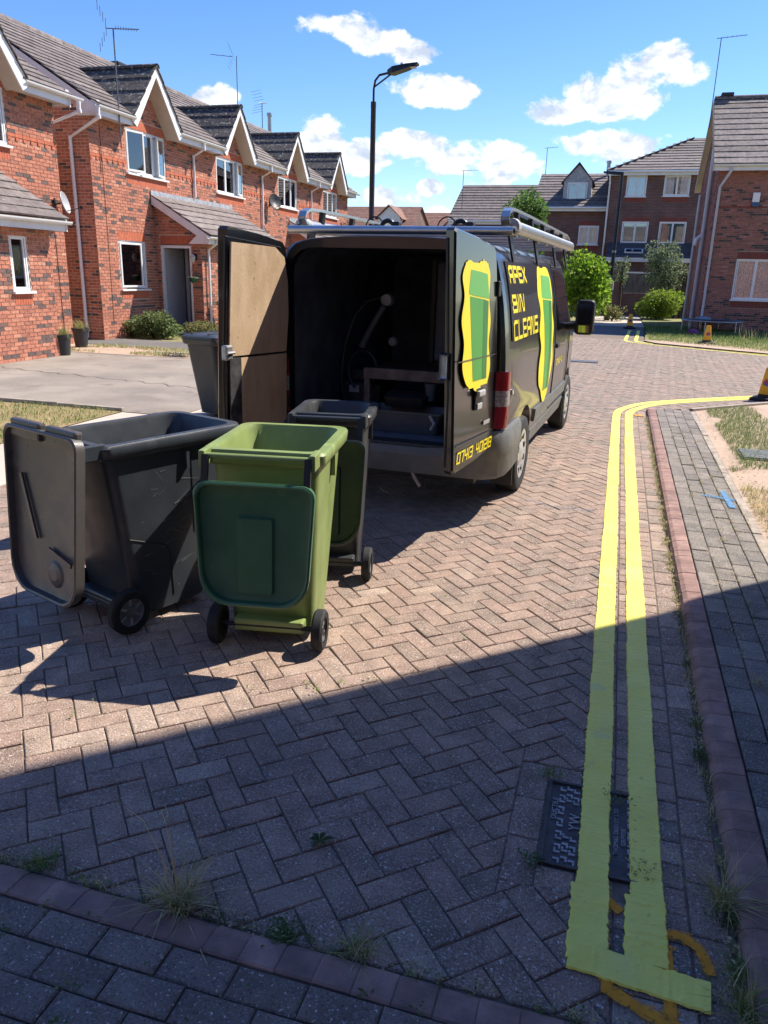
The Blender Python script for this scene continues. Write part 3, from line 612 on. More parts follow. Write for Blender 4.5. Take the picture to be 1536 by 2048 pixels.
for a in (20, 80, 150, 200, 260, 320):
    c, s_ = math.cos(R(a)), math.sin(R(a)); l = random.uniform(.03, .05); b.add([(0, 0, 0), (c*l*.5-s_*.009, s_*l*.5+c*.009, .012), (c*l, s_*l, .008), (c*l*.5+s_*.009, s_*l*.5-c*.009, .012)], [(0, 1, 2, 3)], .08)
b.build('plantain_weed', M_GRASS, label='broad leaved green weed alone on the shaded road', cat='weed', loc=(-.72, 1.86, .004))
# ------------------------------------------------------------------ houses
BL, BH, JN = .198, .058, .012          # brick length, height, joint
def bvars(L_, H_, m, nv=9):
    out = []
    for k in range(nv):
        b = MB(); b.box(-L_/2, L_/2, -.0005, .016, -H_/2, H_/2, tone=(k+.5)/nv); out.append(b.mesh('brick', m))
    return out
BRV = {}
class Shell:
    """collects the bricks of one building; the 298 that show largest become parts, the rest one joined part"""
    def __init__(s, root, m, ms, cam=None): s.root = root; s.items = []; s.m = m; s.ms = ms; s.mw = Matrix.Translation(root.location) @ Matrix.Rotation(root.rotation_euler.z, 4, 'Z')
    def wall(s, M, x0, x1, z0, z1, holes=(), ok=None):
        nrow = int(round((z1-z0)/(BH+JN))); rng = random.Random(int(x0*100+z0*10+len(s.items)))
        for r_ in range(nrow):
            z = z0+r_*(BH+JN)+JN/2+BH/2; x = x0+(0 if r_ % 2 == 0 else -(BL+JN)/2)
            dark_run = 0
            while x < x1-.02:
                a = max(x, x0); c = min(x+BL, x1)
                tn = rng.random()*.16 if (rng.random() < .12 or (dark_run and rng.random() < .22)) else min(1, max(.24, rng.gauss(.58, .17)))
                dark_run = tn < .17
                segs = [(a, c)]
                for (h0, h1, g0, g1) in holes:
                    if z+BH*.25 > g0 and z-BH*.25 < g1:
                        ns = []
                        for (p, q) in segs:
                            if q <= h0 or p >= h1: ns.append((p, q)); continue
                            if p < h0: ns.append((p, h0-.004))
                            if q > h1: ns.append((h1+.004, q))
                        segs = ns
                for (p, q) in segs:
                    if q-p < .02 or (ok and not ok((p+q)/2, z)): continue
                    s.items.append((M @ Matrix.Translation(((p+q)/2, 0, z)), q-p, BH, tn, 0))
                x += BL+JN
    def soldier(s, M, x0, x1, z0, z1, ok=None, m=1):
        n = max(1, int(round((x1-x0)/.070))); w = (x1-x0)/n
        for k in range(n):
            xc = x0+(k+.5)*w
            if ok and not ok(xc, (z0+z1)/2): continue
            s.items.append((M @ Matrix.Translation((xc, -.001, (z0+z1)/2)), w-.008, z1-z0-.006, random.uniform(.3, .9), m))
    def course(s, M, x0, x1, z, h=BH, L_=BL, proud=.012, skip=None, m=1):
        x = x0; k = 0
        while x < x1-.03:
            q = min(x+L_, x1)
            if not (skip and skip(k, (x+q)/2)): s.items.append((M @ Matrix.Translation(((x+q)/2, -proud, z)), q-x, h, random.uniform(.3, .9), m))
            x += L_+JN; k += 1
    def finish(s):
        big = []
        for i, it in enumerate(s.items):
            p = s.mw @ it[0].translation; nrm = (s.mw.to_3x3() @ it[0].to_3x3()) @ Vector((0, -1, 0)); v = CAMP-p
            if nrm.dot(v) > 0 and seen(p.x, p.y, p.z, 0): big.append((v.length_squared/max(.05, nrm.dot(v)/v.length)/max(.02, it[1]), i))
        big.sort(); pick = set(i for _, i in big[:298]); rest = MB()
        for i, (M, w, h, tn, mi) in enumerate(s.items):
            if i in pick:
                mm = s.ms if mi else s.m; key = (round(w, 3), round(h, 3), mm.name)
                if key not in BRV: BRV[key] = bvars(key[0], key[1], mm)
                o = link('brick', BRV[key][min(8, int(tn*9))], s.root); o.matrix_local = M
            else:
                rest.M = M; rest.cur = mi; rest.box(-w/2, w/2, -.0005, .016, -h/2, h/2, tone=tn)
        rest.M = None
        if rest.v: rest.build('brickwork', [s.m, s.ms], s.root, kind='stuff')
def panel(b, M, x0, x1, z0, z1, holes, y=.012, dep=.10, ok=None):
    """flat wall sheet with openings and their reveals"""
    xs = sorted({x0, x1, *[min(max(h[0], x0), x1) for h in holes], *[min(max(h[1], x0), x1) for h in holes]}); zs = sorted({z0, z1, *[min(max(h[2], z0), z1) for h in holes], *[min(max(h[3], z0), z1) for h in holes]})
    b.M = M
    for i in range(len(xs)-1):
        for j in range(len(zs)-1):
            cx, cz = (xs[i]+xs[i+1])/2, (zs[j]+zs[j+1])/2
            if any(h[0] < cx < h[1] and h[2] < cz < h[3] for h in holes): continue
            b.add([(xs[i], y, zs[j]), (xs[i+1], y, zs[j]), (xs[i+1], y, zs[j+1]), (xs[i], y, zs[j+1])], [(0, 1, 2, 3)])
    for (a, c, e, f) in holes:
        for q in ([(a, e), (a, f)], [(c, f), (c, e)], [(a, f), (c, f)], [(c, e), (a, e)]):
            b.add([(q[0][0], y, q[0][1]), (q[1][0], y, q[1][1]), (q[1][0], dep+y, q[1][1]), (q[0][0], dep+y, q[0][1])], [(0, 1, 2, 3)])
    b.M = None
def window(root, M, x0, x1, z0, z1, lights, curtain='plain', open_=None, dep=.055, sill=True, bars=None, frame=.045):
    """uPVC window: frame part with pane / sash / curtain / sill sub-parts; lights = relative widths"""
    b = MB(); b.M = M
    f = frame; yo, yi = dep-.03, dep+.03
    b.box(x0, x1, yo, yi, z1-f, z1); b.box(x0, x1, yo, yi, z0, z0+f); b.box(x0, x0+f, yo, yi, z0+f, z1-f); b.box(x1-f, x1, yo, yi, z0+f, z1-f)
    tot = sum(lights); x = x0+f; inner = (x1-x0-2*f); edges = []
    for i, l in enumerate(lights):
        w = inner*l/tot; edges.append((x, x+w)); x += w
        if i < len(lights)-1: b.box(x-f*.4, x+f*.4, yo-.001, yi+.001, z0+f, z1-f)
    for i, (a, c) in enumerate(edges):      # sash rails
        s = .028
        if open_ is None or i not in open_:
            b.box(a+.018, c-.018, yo+.006, yi-.012, z0+f, z0+f+s); b.box(a+.018, c-.018, yo+.006, yi-.012, z1-f-s, z1-f)
            b.box(a+.018, a+.018+s, yo+.006, yi-.012, z0+f+s, z1-f-s); b.box(c-.018-s, c-.018, yo+.006, yi-.012, z0+f+s, z1-f-s)
        for hz in (bars or {}).get(i, []): b.box(a+.02, c-.02, yi-.016, yi-.008, z0+(z1-z0)*hz-.012, z0+(z1-z0)*hz+.012)
    w_ = b.build('window', M_UPVC, root)
    for i, (a, c) in enumerate(edges):
        g = MB(); g.M = M
        if open_ is not None and i in open_:
            side, an = open_[i]; hx = a if side < 0 else c; d = 1 if side < 0 else -1; wd = c-a-.03; ca_, sa_ = math.cos(R(an)), math.sin(R(an))
            LM = M @ Matrix.Translation((hx, yo, 0)) @ Matrix(((d*ca_, d*sa_*0, 0, 0), (-sa_, ca_, 0, 0), (0, 0, 1, 0), (0, 0, 0, 1)))
            s_ = MB(); s_.M = LM; s_.box(0, wd, -.025, .015, z0+f+.002, z0+f+.045); s_.box(0, wd, -.025, .015, z1-f-.045, z1-f-.002); s_.box(0, .04, -.025, .015, z0+f+.045, z1-f-.045); s_.box(wd-.04, wd, -.025, .015, z0+f+.045, z1-f-.045)
            s_.build('sash', M_UPVC, w_, fix=True); g.M = LM; g.box(.04, wd-.04, -.008, -.002, z0+f+.045, z1-f-.045)
        else: g.box(a+.02, c-.02, dep-.006, dep, z0+f+.005, z1-f-.005)
        g.build('pane', M_GLASS, w_, fix=True)
    if curtain:
        spans = [(x0+.03, x1-.03)] if curtain in ('full', 'lace', 'teal') else [(x0+.03, x0+(x1-x0)*.42), (x1-(x1-x0)*.36, x1-.03)]
        for (p, q) in spans:
            cb = MB(); cb.M = M; n = max(4, int((q-p)/.02)); rows = []
            for k in range(n+1):
                xx = p+(q-p)*k/n; yy = dep+.05+.016*math.sin(k*1.15+p*7)+.008*math.sin(k*2.9); rows.append([(xx, yy, z0-.05), (xx, yy, z1+.02)])
            cb.loft(rows, closed=False); cb.build('curtain', {'lace': M_LACE, 'teal': M_TEAL}.get(curtain, M_CURT), w_, smooth=60)
    if sill:
        s_ = MB(); s_.M = M; s_.box(x0-.05, x1+.05, -.065, dep, z0-.045, z0-.002, ch=.006); s_.build('sill', M_UPVC, w_)
    return w_
def course_strip(root, y0, z0, y1, z1, spans, tone, m, th=.030, kick=.020, axis='x', lo_lim=None):
    """one course of roof tiles as an uneven strip; (y,z) from its lower to its upper edge"""
    for (a, c) in spans:
        if c-a < .03: continue
        b = MB(); n = max(1, int((c-a)/.31)); d = Vector((0, y1-y0, z1-z0)).normalized(); up = Vector((0, -d.z, d.y)); rows = []
        for k in range(n+1):
            x = a+(c-a)*k/n; j = random.gauss(0, .0035); p0 = Vector((x, y0, z0))+up*(kick+j)-d*.02; p1 = Vector((x, y1, z1))+d*.03
            rows.append([p0, p0+up*th, p1+up*th*.8, p1])
        b.tone = tone; b.loft(rows, True, True)
        if axis == 'y': b.v = [(v[1], v[0], v[2]) for v in b.v]; b.f = [f[::-1] for f in b.f]
        b.build('tile_course', m, root)
def hollow(b, x0, x1, y0, y1, z1, sides='lrb'):
    b.add([(x0, y1, 0), (x1, y1, 0), (x1, y1, z1), (x0, y1, z1)], [(3, 2, 1, 0)])
    b.add([(x0, y0, 0), (x0, y1, 0), (x0, y1, z1), (x0, y0, z1)], [(3, 2, 1, 0)]); b.add([(x1, y0, 0), (x1, y1, 0), (x1, y1, z1), (x1, y0, z1)], [(0, 1, 2, 3)])
    b.add([(x0, y0, z1), (x1, y0, z1), (x1, y1, z1), (x0, y1, z1)], [(0, 1, 2, 3)])
ID = Matrix.Identity(4)
def side_m(x, face):   # wall matrix for a side wall: wall-x runs into the house (face -1: facing -x) or out of it (face +1)
    return Matrix(((0, face*-1*-1, 0, x), (1 if face > 0 else -1, 0, 0, 0), (0, 0, 1, 0), (0, 0, 0, 1))) if False else (Matrix.Translation((x, 0, 0)) @ Matrix.Rotation(-math.pi/2 if face < 0 else math.pi/2, 4, 'Z'))
TERR_RZ = math.pi/2+R(1.258); TD = Vector((-.02196, .99976, 0)); G0 = Vector((-11.728, 16.115, 0))
EZ, RZ_, RY = 5.05, 7.45, 3.55     # eaves height, ridge height, ridge set-back
def terraced(label, origin, flip, W_, end_l=False, end_r=False, upper_open=None, door=False, curtain='plain', bay=True, bay_span=(2.55, 4.67), bay_front_win=None, lower=True, ridge_from=0., boxed=True, bay_pipe=True):
    h = thing('terraced_house', label, 'house', origin, TERR_RZ, 'brick houses in the left-hand row')
    sh = Shell(h, M_BRICK, M_SOLD); X = (lambda a, c: (W_-c, W_-a)) if flip else (lambda a, c: (a, c))
    xc = W_/2; gw = 1.02; gs = 1.16; ap = 6.13                  # gable half width, slope, apex of its brickwork
    uw = (xc-.90, xc+.90, 3.88, 4.89); lw = (*X(.86, 2.04), 1.17, 2.31); bx = X(*bay_span) if bay else None
    inb = lambda x, z: z < 4.97 or (abs(x-xc) < gw-.05 and z < ap-abs(x-xc)*gs)
    holes = [uw]+([lw] if lower else [])
    bh = holes+[(uw[0], uw[1], 4.89, 5.09), (uw[0], uw[1], 3.63, 3.84), (0, uw[0], 3.995, 4.135), (uw[1], W_, 3.995, 4.135)]+([(lw[0], lw[1], 2.31, 2.52), (lw[0], lw[1], .93, 1.13)] if lower else [])+([(bx[0], bx[1], 0, 2.55)] if bay else [])
    sh.wall(ID, 0, W_, 0, ap, bh, inb)
    sh.soldier(ID, uw[0], uw[1], 4.89, 5.09, inb); sh.soldier(ID, uw[0], uw[1], 3.63, 3.84)
    if lower: sh.soldier(ID, lw[0], lw[1], 2.31, 2.52); sh.soldier(ID, lw[0], lw[1], .93, 1.13)
    for (a, c) in ((0, uw[0]), (uw[1], W_)):
        sh.course(ID, a, c, 4.10, BH, .2, .006); sh.course(ID, a, c, 4.03, BH, .095, .014, skip=lambda k, x: k % 2 == 1); sh.course(ID, a, c, 4.03, BH, .095, -.006, skip=lambda k, x: k % 2 == 0, m=0)
    b = MB(); panel(b, ID, 0, W_, 0, 5.0, holes+([(bx[0]+.1, bx[1]-.1, .0, 2.3)] if bay else []))
    b.add([(xc-gw+.02, .012, 5.0), (xc+gw-.02, .012, 5.0), (xc, .012, 6.2)], [(0, 1, 2)])
    hollow(b, 0.001, W_-.001, .012, 7.1, 5.0)
    for (x_, e_) in ((0.001, end_l), (W_-.001, end_r)):
        if e_: b.add([(x_, .0, 5.0), (x_, 7.1, 5.0), (x_, RY, RZ_-.08)], [(0, 1, 2)])
    b.build('wall', M_MORT, h)
    if end_l or end_r:
        if end_l: SM = side_m(0, -1); rng_ = (-2.2, 0)
        else: SM = side_m(W_, 1); rng_ = (0, 2.2)
        sh.wall(SM, rng_[0], rng_[1], 0, 6.4, [], lambda x, z: z < 5.0+abs(x)*.585-.1)
    window(h, ID, *uw, [1, 1, .85] if not flip else [1, 1, .85], curtain, upper_open)
    if lower: window(h, ID, *lw, [1.6, .55] if not flip else [.55, 1.6], 'plain', {0: (-1, 8)} if door else None)
    # main roof
    n = 15; sl = (RZ_-EZ)/(RY+.38)
    for i in range(n):
        t0, t1 = i/n, (i+1)/n; y0 = -.38+(RY+.38)*t0; z0 = EZ+(RZ_-EZ)*t0; y1 = -.38+(RY+.38)*t1; z1 = EZ+(RZ_-EZ)*t1
        gwz = max(0, (6.30-z0-.03)/gs); sp = [(-.12 if end_l else 0, W_+(.12 if end_r else 0))] if gwz < .12 else [(-.12 if end_l else 0, xc-gwz+.04), (xc+gwz-.04, W_+(.12 if end_r else 0))]
        course_strip(h, y0, z0, y1, z1, sp, random.uniform(.2, .9), M_TILE)
    b = MB(); b.add([(0, RY, RZ_), (W_, RY, RZ_), (W_, 7.5, EZ), (0, 7.5, EZ)], [(0, 1, 2, 3)]); b.build('rear_roof', M_TILE, h)
    k = 0; x = 0
    while x < W_-.05:
        b = MB(); q = min(x+.46, W_); b.tone = random.random(); b.loft([[(xx, RY+.13*math.sin(R(a)), RZ_-.03+.13*math.cos(R(a))) for a in range(-100, 101, 25)] for xx in (x+.004, q-.004)], closed=False); b.build('ridge_tile', M_TILE, h, smooth=50); x += .46
    # cross gable: tiles run back to the main slope
    za = 6.34
    for sgn in (-1, 1):
        for i in range(4):
            zlo = EZ-.03+(za-EZ+.03)*i/4; zhi = EZ-.03+(za-EZ+.03)*(i+1)/4; u0 = (za-zlo)/gs; u1 = (za-zhi)/gs
            yb0 = (zlo-EZ)/sl-.38; yb1 = (zhi-EZ)/sl-.38
            d = Vector((0, -sgn*(u0-u1), zhi-zlo)).normalized(); b = MB(); b.tone = random.random()
            o = Vector((sgn*math.sin(math.atan2(za-EZ, gw))*.022, 0, .016))
            A = [Vector((xc+sgn*u0, -.44, zlo))+o, Vector((xc+sgn*u0, max(-.40, yb0)+.12, zlo))+o, Vector((xc+sgn*u1, yb1+.12, zhi)), Vector((xc+sgn*u1, -.44, zhi))]
            B_ = [v+Vector((0, 0, .026)) for v in A]; b.add(A+B_, [(0, 3, 2, 1), (4, 5, 6, 7), (0, 1, 5, 4), (1, 2, 6, 5), (2, 3, 7, 6), (3, 0, 4, 7)]); b.build('tile_course', M_TILED, h, fix=True)
        # barge board, soffit and boxed foot
        b = MB(); nrm = Vector((sgn*.757, 0, .653)); p0 = Vector((xc+sgn*(gw+.06), -.40, EZ-.14)); p1 = Vector((xc, -.40, za-.10))
        dd_ = (p1-p0).normalized(); pe = Vector((-dd_.z*sgn, 0, dd_.x*sgn)) if False else Vector((0, 0, 1))
        b.add([p0, p1, p1+Vector((0, 0, .10)), p0+Vector((sgn*.10, 0, .10)), p0+Vector((0, .03, 0)), p1+Vector((0, .03, 0)), p1+Vector((0, .03, .10)), p0+Vector((sgn*.10, .03, .10))], [(0, 1, 2, 3), (7, 6, 5, 4), (0, 4, 5, 1), (1, 5, 6, 2), (2, 6, 7, 3), (3, 7, 4, 0)])
        b.add([p0+Vector((-sgn*.10, 0, -.06)), p1+Vector((0, 0, -.13)), p1, p0], [(0, 1, 2, 3)]); b.add([p0+Vector((-sgn*.10, .03, -.06)), p1+Vector((0, .03, -.13)), p1+Vector((0, .03, 0)), p0+Vector((0, .03, 0))], [(3, 2, 1, 0)])
        b.add([p0+Vector((-sgn*.10, 0, -.06)), p1+Vector((0, 0, -.13)), p1+Vector((0, .03, -.13)), p0+Vector((-sgn*.10, .03, -.06))], [(0, 3, 2, 1)])
        b.build('barge_board', M_UPVC, h, fix=True)
        b = MB(); q0 = p0+Vector((-sgn*.09, .03, -.05)); q1 = p1+Vector((0, .03, -.12)); b.add([q0, q1, q1+Vector((0, .38, 0)), q0+Vector((0, .38, 0)), q0+Vector((0, 0, .02)), q1+Vector((0, 0, .02)), q1+Vector((0, .38, .02)), q0+Vector((0, .38, .02))], [(0, 1, 2, 3), (7, 6, 5, 4), (0, 4, 5, 1), (1, 5, 6, 2), (2, 6, 7, 3), (3, 7, 4, 0)]); b.build('soffit', M_SOFF, h, fix=True)
    b = MB(); b.loft([[(xc+.10*math.sin(R(a)), yy, za-.02+.08*math.cos(R(a))) for a in range(-100, 101, 25)] for yy in (-.45, 1.9)], closed=False); b.build('ridge_tile', M_TILED, h, smooth=50)
    # eaves: fascia, soffit, gutter
    for (a, c) in ((-.12 if end_l else 0, xc-gw-.02), (xc+gw+.02, W_+(.12 if end_r else 0))):
        b = MB(); b.box(a, c, -.345, -.320, 4.86, 5.075); b.box(a, c, -.320, .012, 4.90, 4.915); b.build('fascia', M_FASC, h)
        g = MB(); pr = [(-.402+.055*math.cos(R(t)), 5.045+.06*math.sin(R(t))) for t in range(180, 361, 20)]; pi_ = [(-.402+.045*math.cos(R(t)), 5.045+.05*math.sin(R(t))) for t in range(360, 179, -20)]
        a2 = a-.05 if (end_l and a < 0) else a; c2 = c+.32 if (end_r and c > W_-.5) else c
        g.ext(pr+pi_, 'x', a2, c2); g.build('gutter', M_UPVC, h, smooth=40)
    for e_, x_, sg in ((end_l, -.10, -1), (end_r, W_+.10, 1)):
        if not e_: continue
        b = MB()    # verge board over the end wall, with its boxed foot
        for (yy0, zz0, yy1, zz1) in ((-.36, EZ-.02, RY, RZ_-.02), (RY, RZ_-.02, 7.46, EZ-.02)):
            b.add([(x_-.015, yy0, zz0-.20), (x_-.015, yy1, zz1-.20), (x_-.015, yy1, zz1), (x_-.015, yy0, zz0), (x_+.015, yy0, zz0-.20), (x_+.015, yy1, zz1-.20), (x_+.015, yy1, zz1), (x_+.015, yy0, zz0)], [(0, 1, 2, 3), (7, 6, 5, 4), (0, 4, 5, 1), (1, 5, 6, 2), (2, 6, 7, 3), (3, 7, 4, 0)])
        if boxed: b.box(min(x_, x_-sg*.10)-.012*0, max(x_, x_-sg*.10), -.345, .18, 4.855, EZ+.10)
        b.build('barge_board', M_FASC, h, fix=True)
    if bay:
        b0, b1 = bx; pj = -1.30; fr = (b0+.0, b1)
        dface = -1 if not flip else 1; ox = b0 if dface < 0 else b1
        bw = MB(); sw = MB()
        # front wall of the porch bay
        FM = Matrix.Translation((0, pj, 0)); fh = []
        if bay_front_win: fh = [bay_front_win]
        sh.wall(FM, b0, b1, 0, 2.46, fh+([(fh[0][0], fh[0][1], fh[0][2]-.24, fh[0][2]-.04)] if fh else []))
        if fh: sh.soldier(FM, fh[0][0], fh[0][1], fh[0][2]-.24, fh[0][2]-.04)
        panel(bw, FM, b0, b1, 0, 2.46, fh); bw.M = None
        if fh: window(h, FM, *fh[0], [1], None)
        # its open end wall with the door
        EM = side_m(ox, dface); lo_, hi_ = ((0, -pj) if dface < 0 else (pj, 0))
        tz = lambda x: 3.40-abs(x)*.66
        dh = []
        if door:
            dh = [(.12, 1.0, .0, 2.28) if dface < 0 else (-1.0, -.12, .0, 2.28)]
        sh.wall(EM, lo_, hi_, 0, 3.3, dh+([(dh[0][0], dh[0][1], 2.28, 2.50)] if dh else []), lambda x, z: z < tz(x)-.08)
        if dh: sh.soldier(EM, dh[0][0], dh[0][1], 2.28, 2.50)
        panel(bw, EM, lo_, hi_, 0, 2.5, dh); bw.M = None
        bw.add([EM @ Vector((lo_, .012, 2.5)), EM @ Vector((hi_, .012, 2.5)), EM @ Vector(((lo_ if abs(lo_) < abs(hi_) else hi_), .012, 3.36))], [(0, 1, 2)])
        bw.add([(b0, pj+.02, .03), (b1, pj+.02, .03), (b1, 0, .03), (b0, 0, .03)], [(0, 1, 2, 3)])
        bw.build('porch_wall', M_MORT, h)
        if dh:
            d0, d1 = dh[0][0], dh[0][1]
            f_ = MB(); f_.M = EM; f_.box(d0, d0+.06, .02, .09, .08, 2.26); f_.box(d1-.06, d1, .02, .09, .08, 2.26); f_.box(d0+.06, d1-.06, .02, .09, 2.19, 2.26); f_.box(d0, d1, .0, .12, .02, .08); df = f_.build('door_frame', M_UPVC, h)
            l_ = MB(); l_.M = EM @ Matrix.Translation((d0+.06, .08, 0)) @ Matrix.Rotation(R(78), 4, 'Z'); l_.box(0, .74, 0, .045, .10, 2.18, ch=.004)
            for (p, q) in ((.22, .95), (1.12, 2.0)): l_.box(.10, .64, -.008, 0, p, q, ch=.006)
            dl = l_.build('door', mat('grey_door', (.42, .44, .46), .4, .05, 4), h)
            g_ = MB(); g_.M = l_.M; g_.box(.66, .69, -.05, -.03, 1.0, 1.14, ch=.005); g_.build('handle', M_GALV, dl)
            r_ = MB(); r_.M = EM; r_.box(d0+.30, d1-.04, .70, .74, .08, 2.2); r_.box(d0+.34, d0+.42, .66, .70, .08, 2.2); r_.build('inner_door', mat('inner_door_paint', (.30, .31, .33), .5, .05, 3), h)
        # lean-to roof
        n = 6; rx0 = (b0-.16 if dface < 0 else b0); rx1 = (b1+.16 if dface > 0 else b1)
        for i in range(n):
            t0, t1 = i/n, (i+1)/n; y0 = -1.62+1.60*t0; z0 = 2.50+.94*t0; y1 = -1.62+1.60*t1; z1 = 2.50+.94*t1
            course_strip(h, y0, z0, y1, z1, [(rx0, rx1)], random.uniform(.3, 1), M_TILE)
        b = MB(); b.box(rx0, rx1, -.03, -.008, 3.42, 3.57); b.add([(rx0, -.03, 3.44), (rx1, -.03, 3.44), (rx1, -.19, 3.385), (rx0, -.19, 3.385)], [(0, 1, 2, 3)]); b.build('flashing', M_LEAD, h)
        b = MB(); b.box(rx0, rx1, -1.575, -1.55, 2.30, 2.49); b.box(rx0, rx1, -1.55, pj+.012, 2.36, 2.375); b.build('fascia', M_FASC, h)
        g = MB(); pr = [(-1.63+.055*math.cos(R(t)), 2.475+.06*math.sin(R(t))) for t in range(180, 361, 20)]; pi_ = [(-1.63+.045*math.cos(R(t)), 2.475+.05*math.sin(R(t))) for t in range(360, 179, -20)]
        g.ext(pr+pi_, 'x', rx0-.06, rx1+.06); g.build('gutter', M_UPVC, h, smooth=40)
        vx = rx0+.015 if dface < 0 else rx1-.015
        b = MB(); b.add([(vx-.014, -1.60, 2.30), (vx-.014, -.02, 3.24), (vx-.014, -.02, 3.44), (vx-.014, -1.60, 2.50), (vx+.014, -1.60, 2.30), (vx+.014, -.02, 3.24), (vx+.014, -.02, 3.44), (vx+.014, -1.60, 2.50)], [(0, 1, 2, 3), (7, 6, 5, 4), (0, 4, 5, 1), (1, 5, 6, 2), (2, 6, 7, 3), (3, 7, 4, 0)])
        b.add([(vx, -1.60, 2.30), (vx, -1.02, 2.30), (vx, -1.3, 2.55), (vx, -1.60, 2.50)], [(0, 1, 2, 3)]); b.build('barge_board', M_FASC, h, fix=True)
        d_ = MB(); px_ = (b0+.25 if dface < 0 else b1-.25); d_.tube([(px_, -1.63, 2.44), (px_, -1.63, 2.34), (px_, -1.37, 2.16), (px_, -1.37, .05)], .034, 8); bay_pipe and d_.build('downpipe', M_UPVC, h, smooth=40)
    sh.finish(); return h
def pipe(h, path, r=.036, brackets=()):
    b = MB(); b.tube(path, r, 10)
    for (x, y, z) in brackets: b.box(x-.05, x+.05, y-.01, y+.05, z-.012, z+.012)
    for p in path[1:-1]: b.lathe([(r*1.15, -.035), (r*1.22, 0), (r*1.15, .035)], 10, 'z', p)
    return b.build('downpipe', M_UPVC, h, smooth=40)
HW = 4.67
o = lambda k: G0+TD*(HW*k)
h1 = terraced('terraced house at the near end of the row, open front door under its porch', o(0), False, HW, end_l=True, door=True, upper_open={0: (-1, 14), 2: (1, 12)}, curtain='full')
h2 = terraced('second terraced house along the row, open upstairs window behind the van door', o(1), True, HW, bay_span=(2.47, 4.67), upper_open={2: (1, 10)}, curtain='full')
h3 = terraced('third terraced house along the row with a black satellite dish', o(2), False, HW, curtain='plain')
h4 = terraced('last and farthest terraced house of the row, beside the street lamp', o(3), True, HW, end_r=True, bay_span=(2.47, 4.67), curtain=None)
pipe(h1, [(-.14, -.40, 5.02), (-.14, -.40, 4.80), (-.075, .42, 4.42), (-.075, .42, .06)], .038, [(-.06, .42, 4.2), (-.06, .42, 2.6), (-.06, .42, .5)])
for hh, xx in ((h1, HW-.02), (h2, HW-.05), (h3, HW-.05)):
    pipe(hh, [(xx, -.40, 5.02), (xx, -.40, 4.84), (xx, -.055, 4.66), (xx, -.055, 3.60 if hh is not h2 else .05)], .034)
near_o = Vector((-11.742, 15.018, 0))-TD*HW
hn = terraced('brick house at the left edge of the photo with a projecting front room', near_o, True, HW, end_r=True, bay=True, bay_span=(2.19, 4.67), bay_front_win=(1.40, 1.86, 1.23, 2.19), lower=False, curtain='full', bay_pipe=False)
pipe(hn, [(HW+.34, -.40, 5.02), (HW+.34, -.40, 4.80), (HW+.075, .42, 4.45), (HW+.075, .42, .06)], .038)

# dark three storey house outside the frame whose corner shades the near road
def plain_house(name, label, cat, x0, x1, y0, y1, ez, rz, m, wins=(), roof_m=M_TILE, storeys=()):
    h = thing(name, label, cat, (x0, y0, 0))
    w, d = x1-x0, y1-y0
    b = MB(); b.box(0, w, 0, d, -.05, ez); b.add([(0, 0, ez), (0, d, ez), (0, d/2, rz-.06)], [(0, 1, 2)]); b.add([(w, 0, ez), (w, d, ez), (w, d/2, rz-.06)], [(2, 1, 0)]); b.build('wall', m, h)
    n = 16
    for sgn in (0, 1):
        for i in range(n):
            t0, t1 = i/n, (i+1)/n; z0 = ez-.02+(rz-ez)*t0; z1 = ez-.02+(rz-ez)*t1; ya = -.3+(d/2+.3)*t0; yb = -.3+(d/2+.3)*t1
            if sgn: ya, yb = d-ya, d-yb
            bb = MB(); bb.tone = random.random(); bb.add([(-.15, ya, z0), (w+.15, ya, z0), (w+.15, yb, z1), (-.15, yb, z1), (-.15, ya, z0+.035), (w+.15, ya, z0+.035), (w+.15, yb, z1+.02), (-.15, yb, z1+.02)], [(0, 3, 2, 1), (4, 5, 6, 7), (0, 1, 5, 4), (1, 2, 6, 5), (2, 3, 7, 6), (3, 0, 4, 7)]); bb.build('tile_course', roof_m, h, fix=True)
    return h
M_FARBRICK = brickmat('brown_brickwork', (.155, .070, .055), (.085, .048, .045), (.22, .17, .15))
M_SHADEBRICK = brickmat('red_brickwork', (.30, .105, .065), (.16, .07, .055), (.35, .28, .22))
hs_ = plain_house('town_house', 'tall brick town house standing right of the pavement outside the view', 'house', 2.95, 11.5, -5.5, 6.55, 8.6, 11.6, M_SHADEBRICK)
for k, (yy, zz) in enumerate([(1.5, .9), (5.0, .9), (8.6, .9), (1.5, 3.6), (5.0, 3.6), (8.6, 3.6), (1.5, 6.3), (5.0, 6.3), (8.6, 6.3)]):
    window(hs_, Matrix.Translation((-.02, 0, 0)) @ Matrix.Rotation(-math.pi/2, 4, 'Z'), -yy-1.2, -yy, zz, zz+1.2, [1, 1], None, dep=.0)

# brick terrace behind the camera, which the van and the windows mirror
for k in range(3):
    hb_ = plain_house('town_house', ('brick town house behind the camera, first of three', 'brick town house behind the camera, middle of three', 'brick town house behind the camera, last of three')[k], 'house', -13.5+k*5.4, -8.2+k*5.4, -15, -7.5, 5.0, 7.6, M_SHADEBRICK)
    for (xx, zz) in ((.8, .9), (3.2, .9), (.8, 3.4), (3.2, 3.4)): window(hb_, Matrix.Translation((5.3, 7.52, 0)) @ Matrix.Rotation(math.pi, 4, 'Z'), xx, xx+1.2, zz, zz+1.2, [1, 1], None, dep=.0)
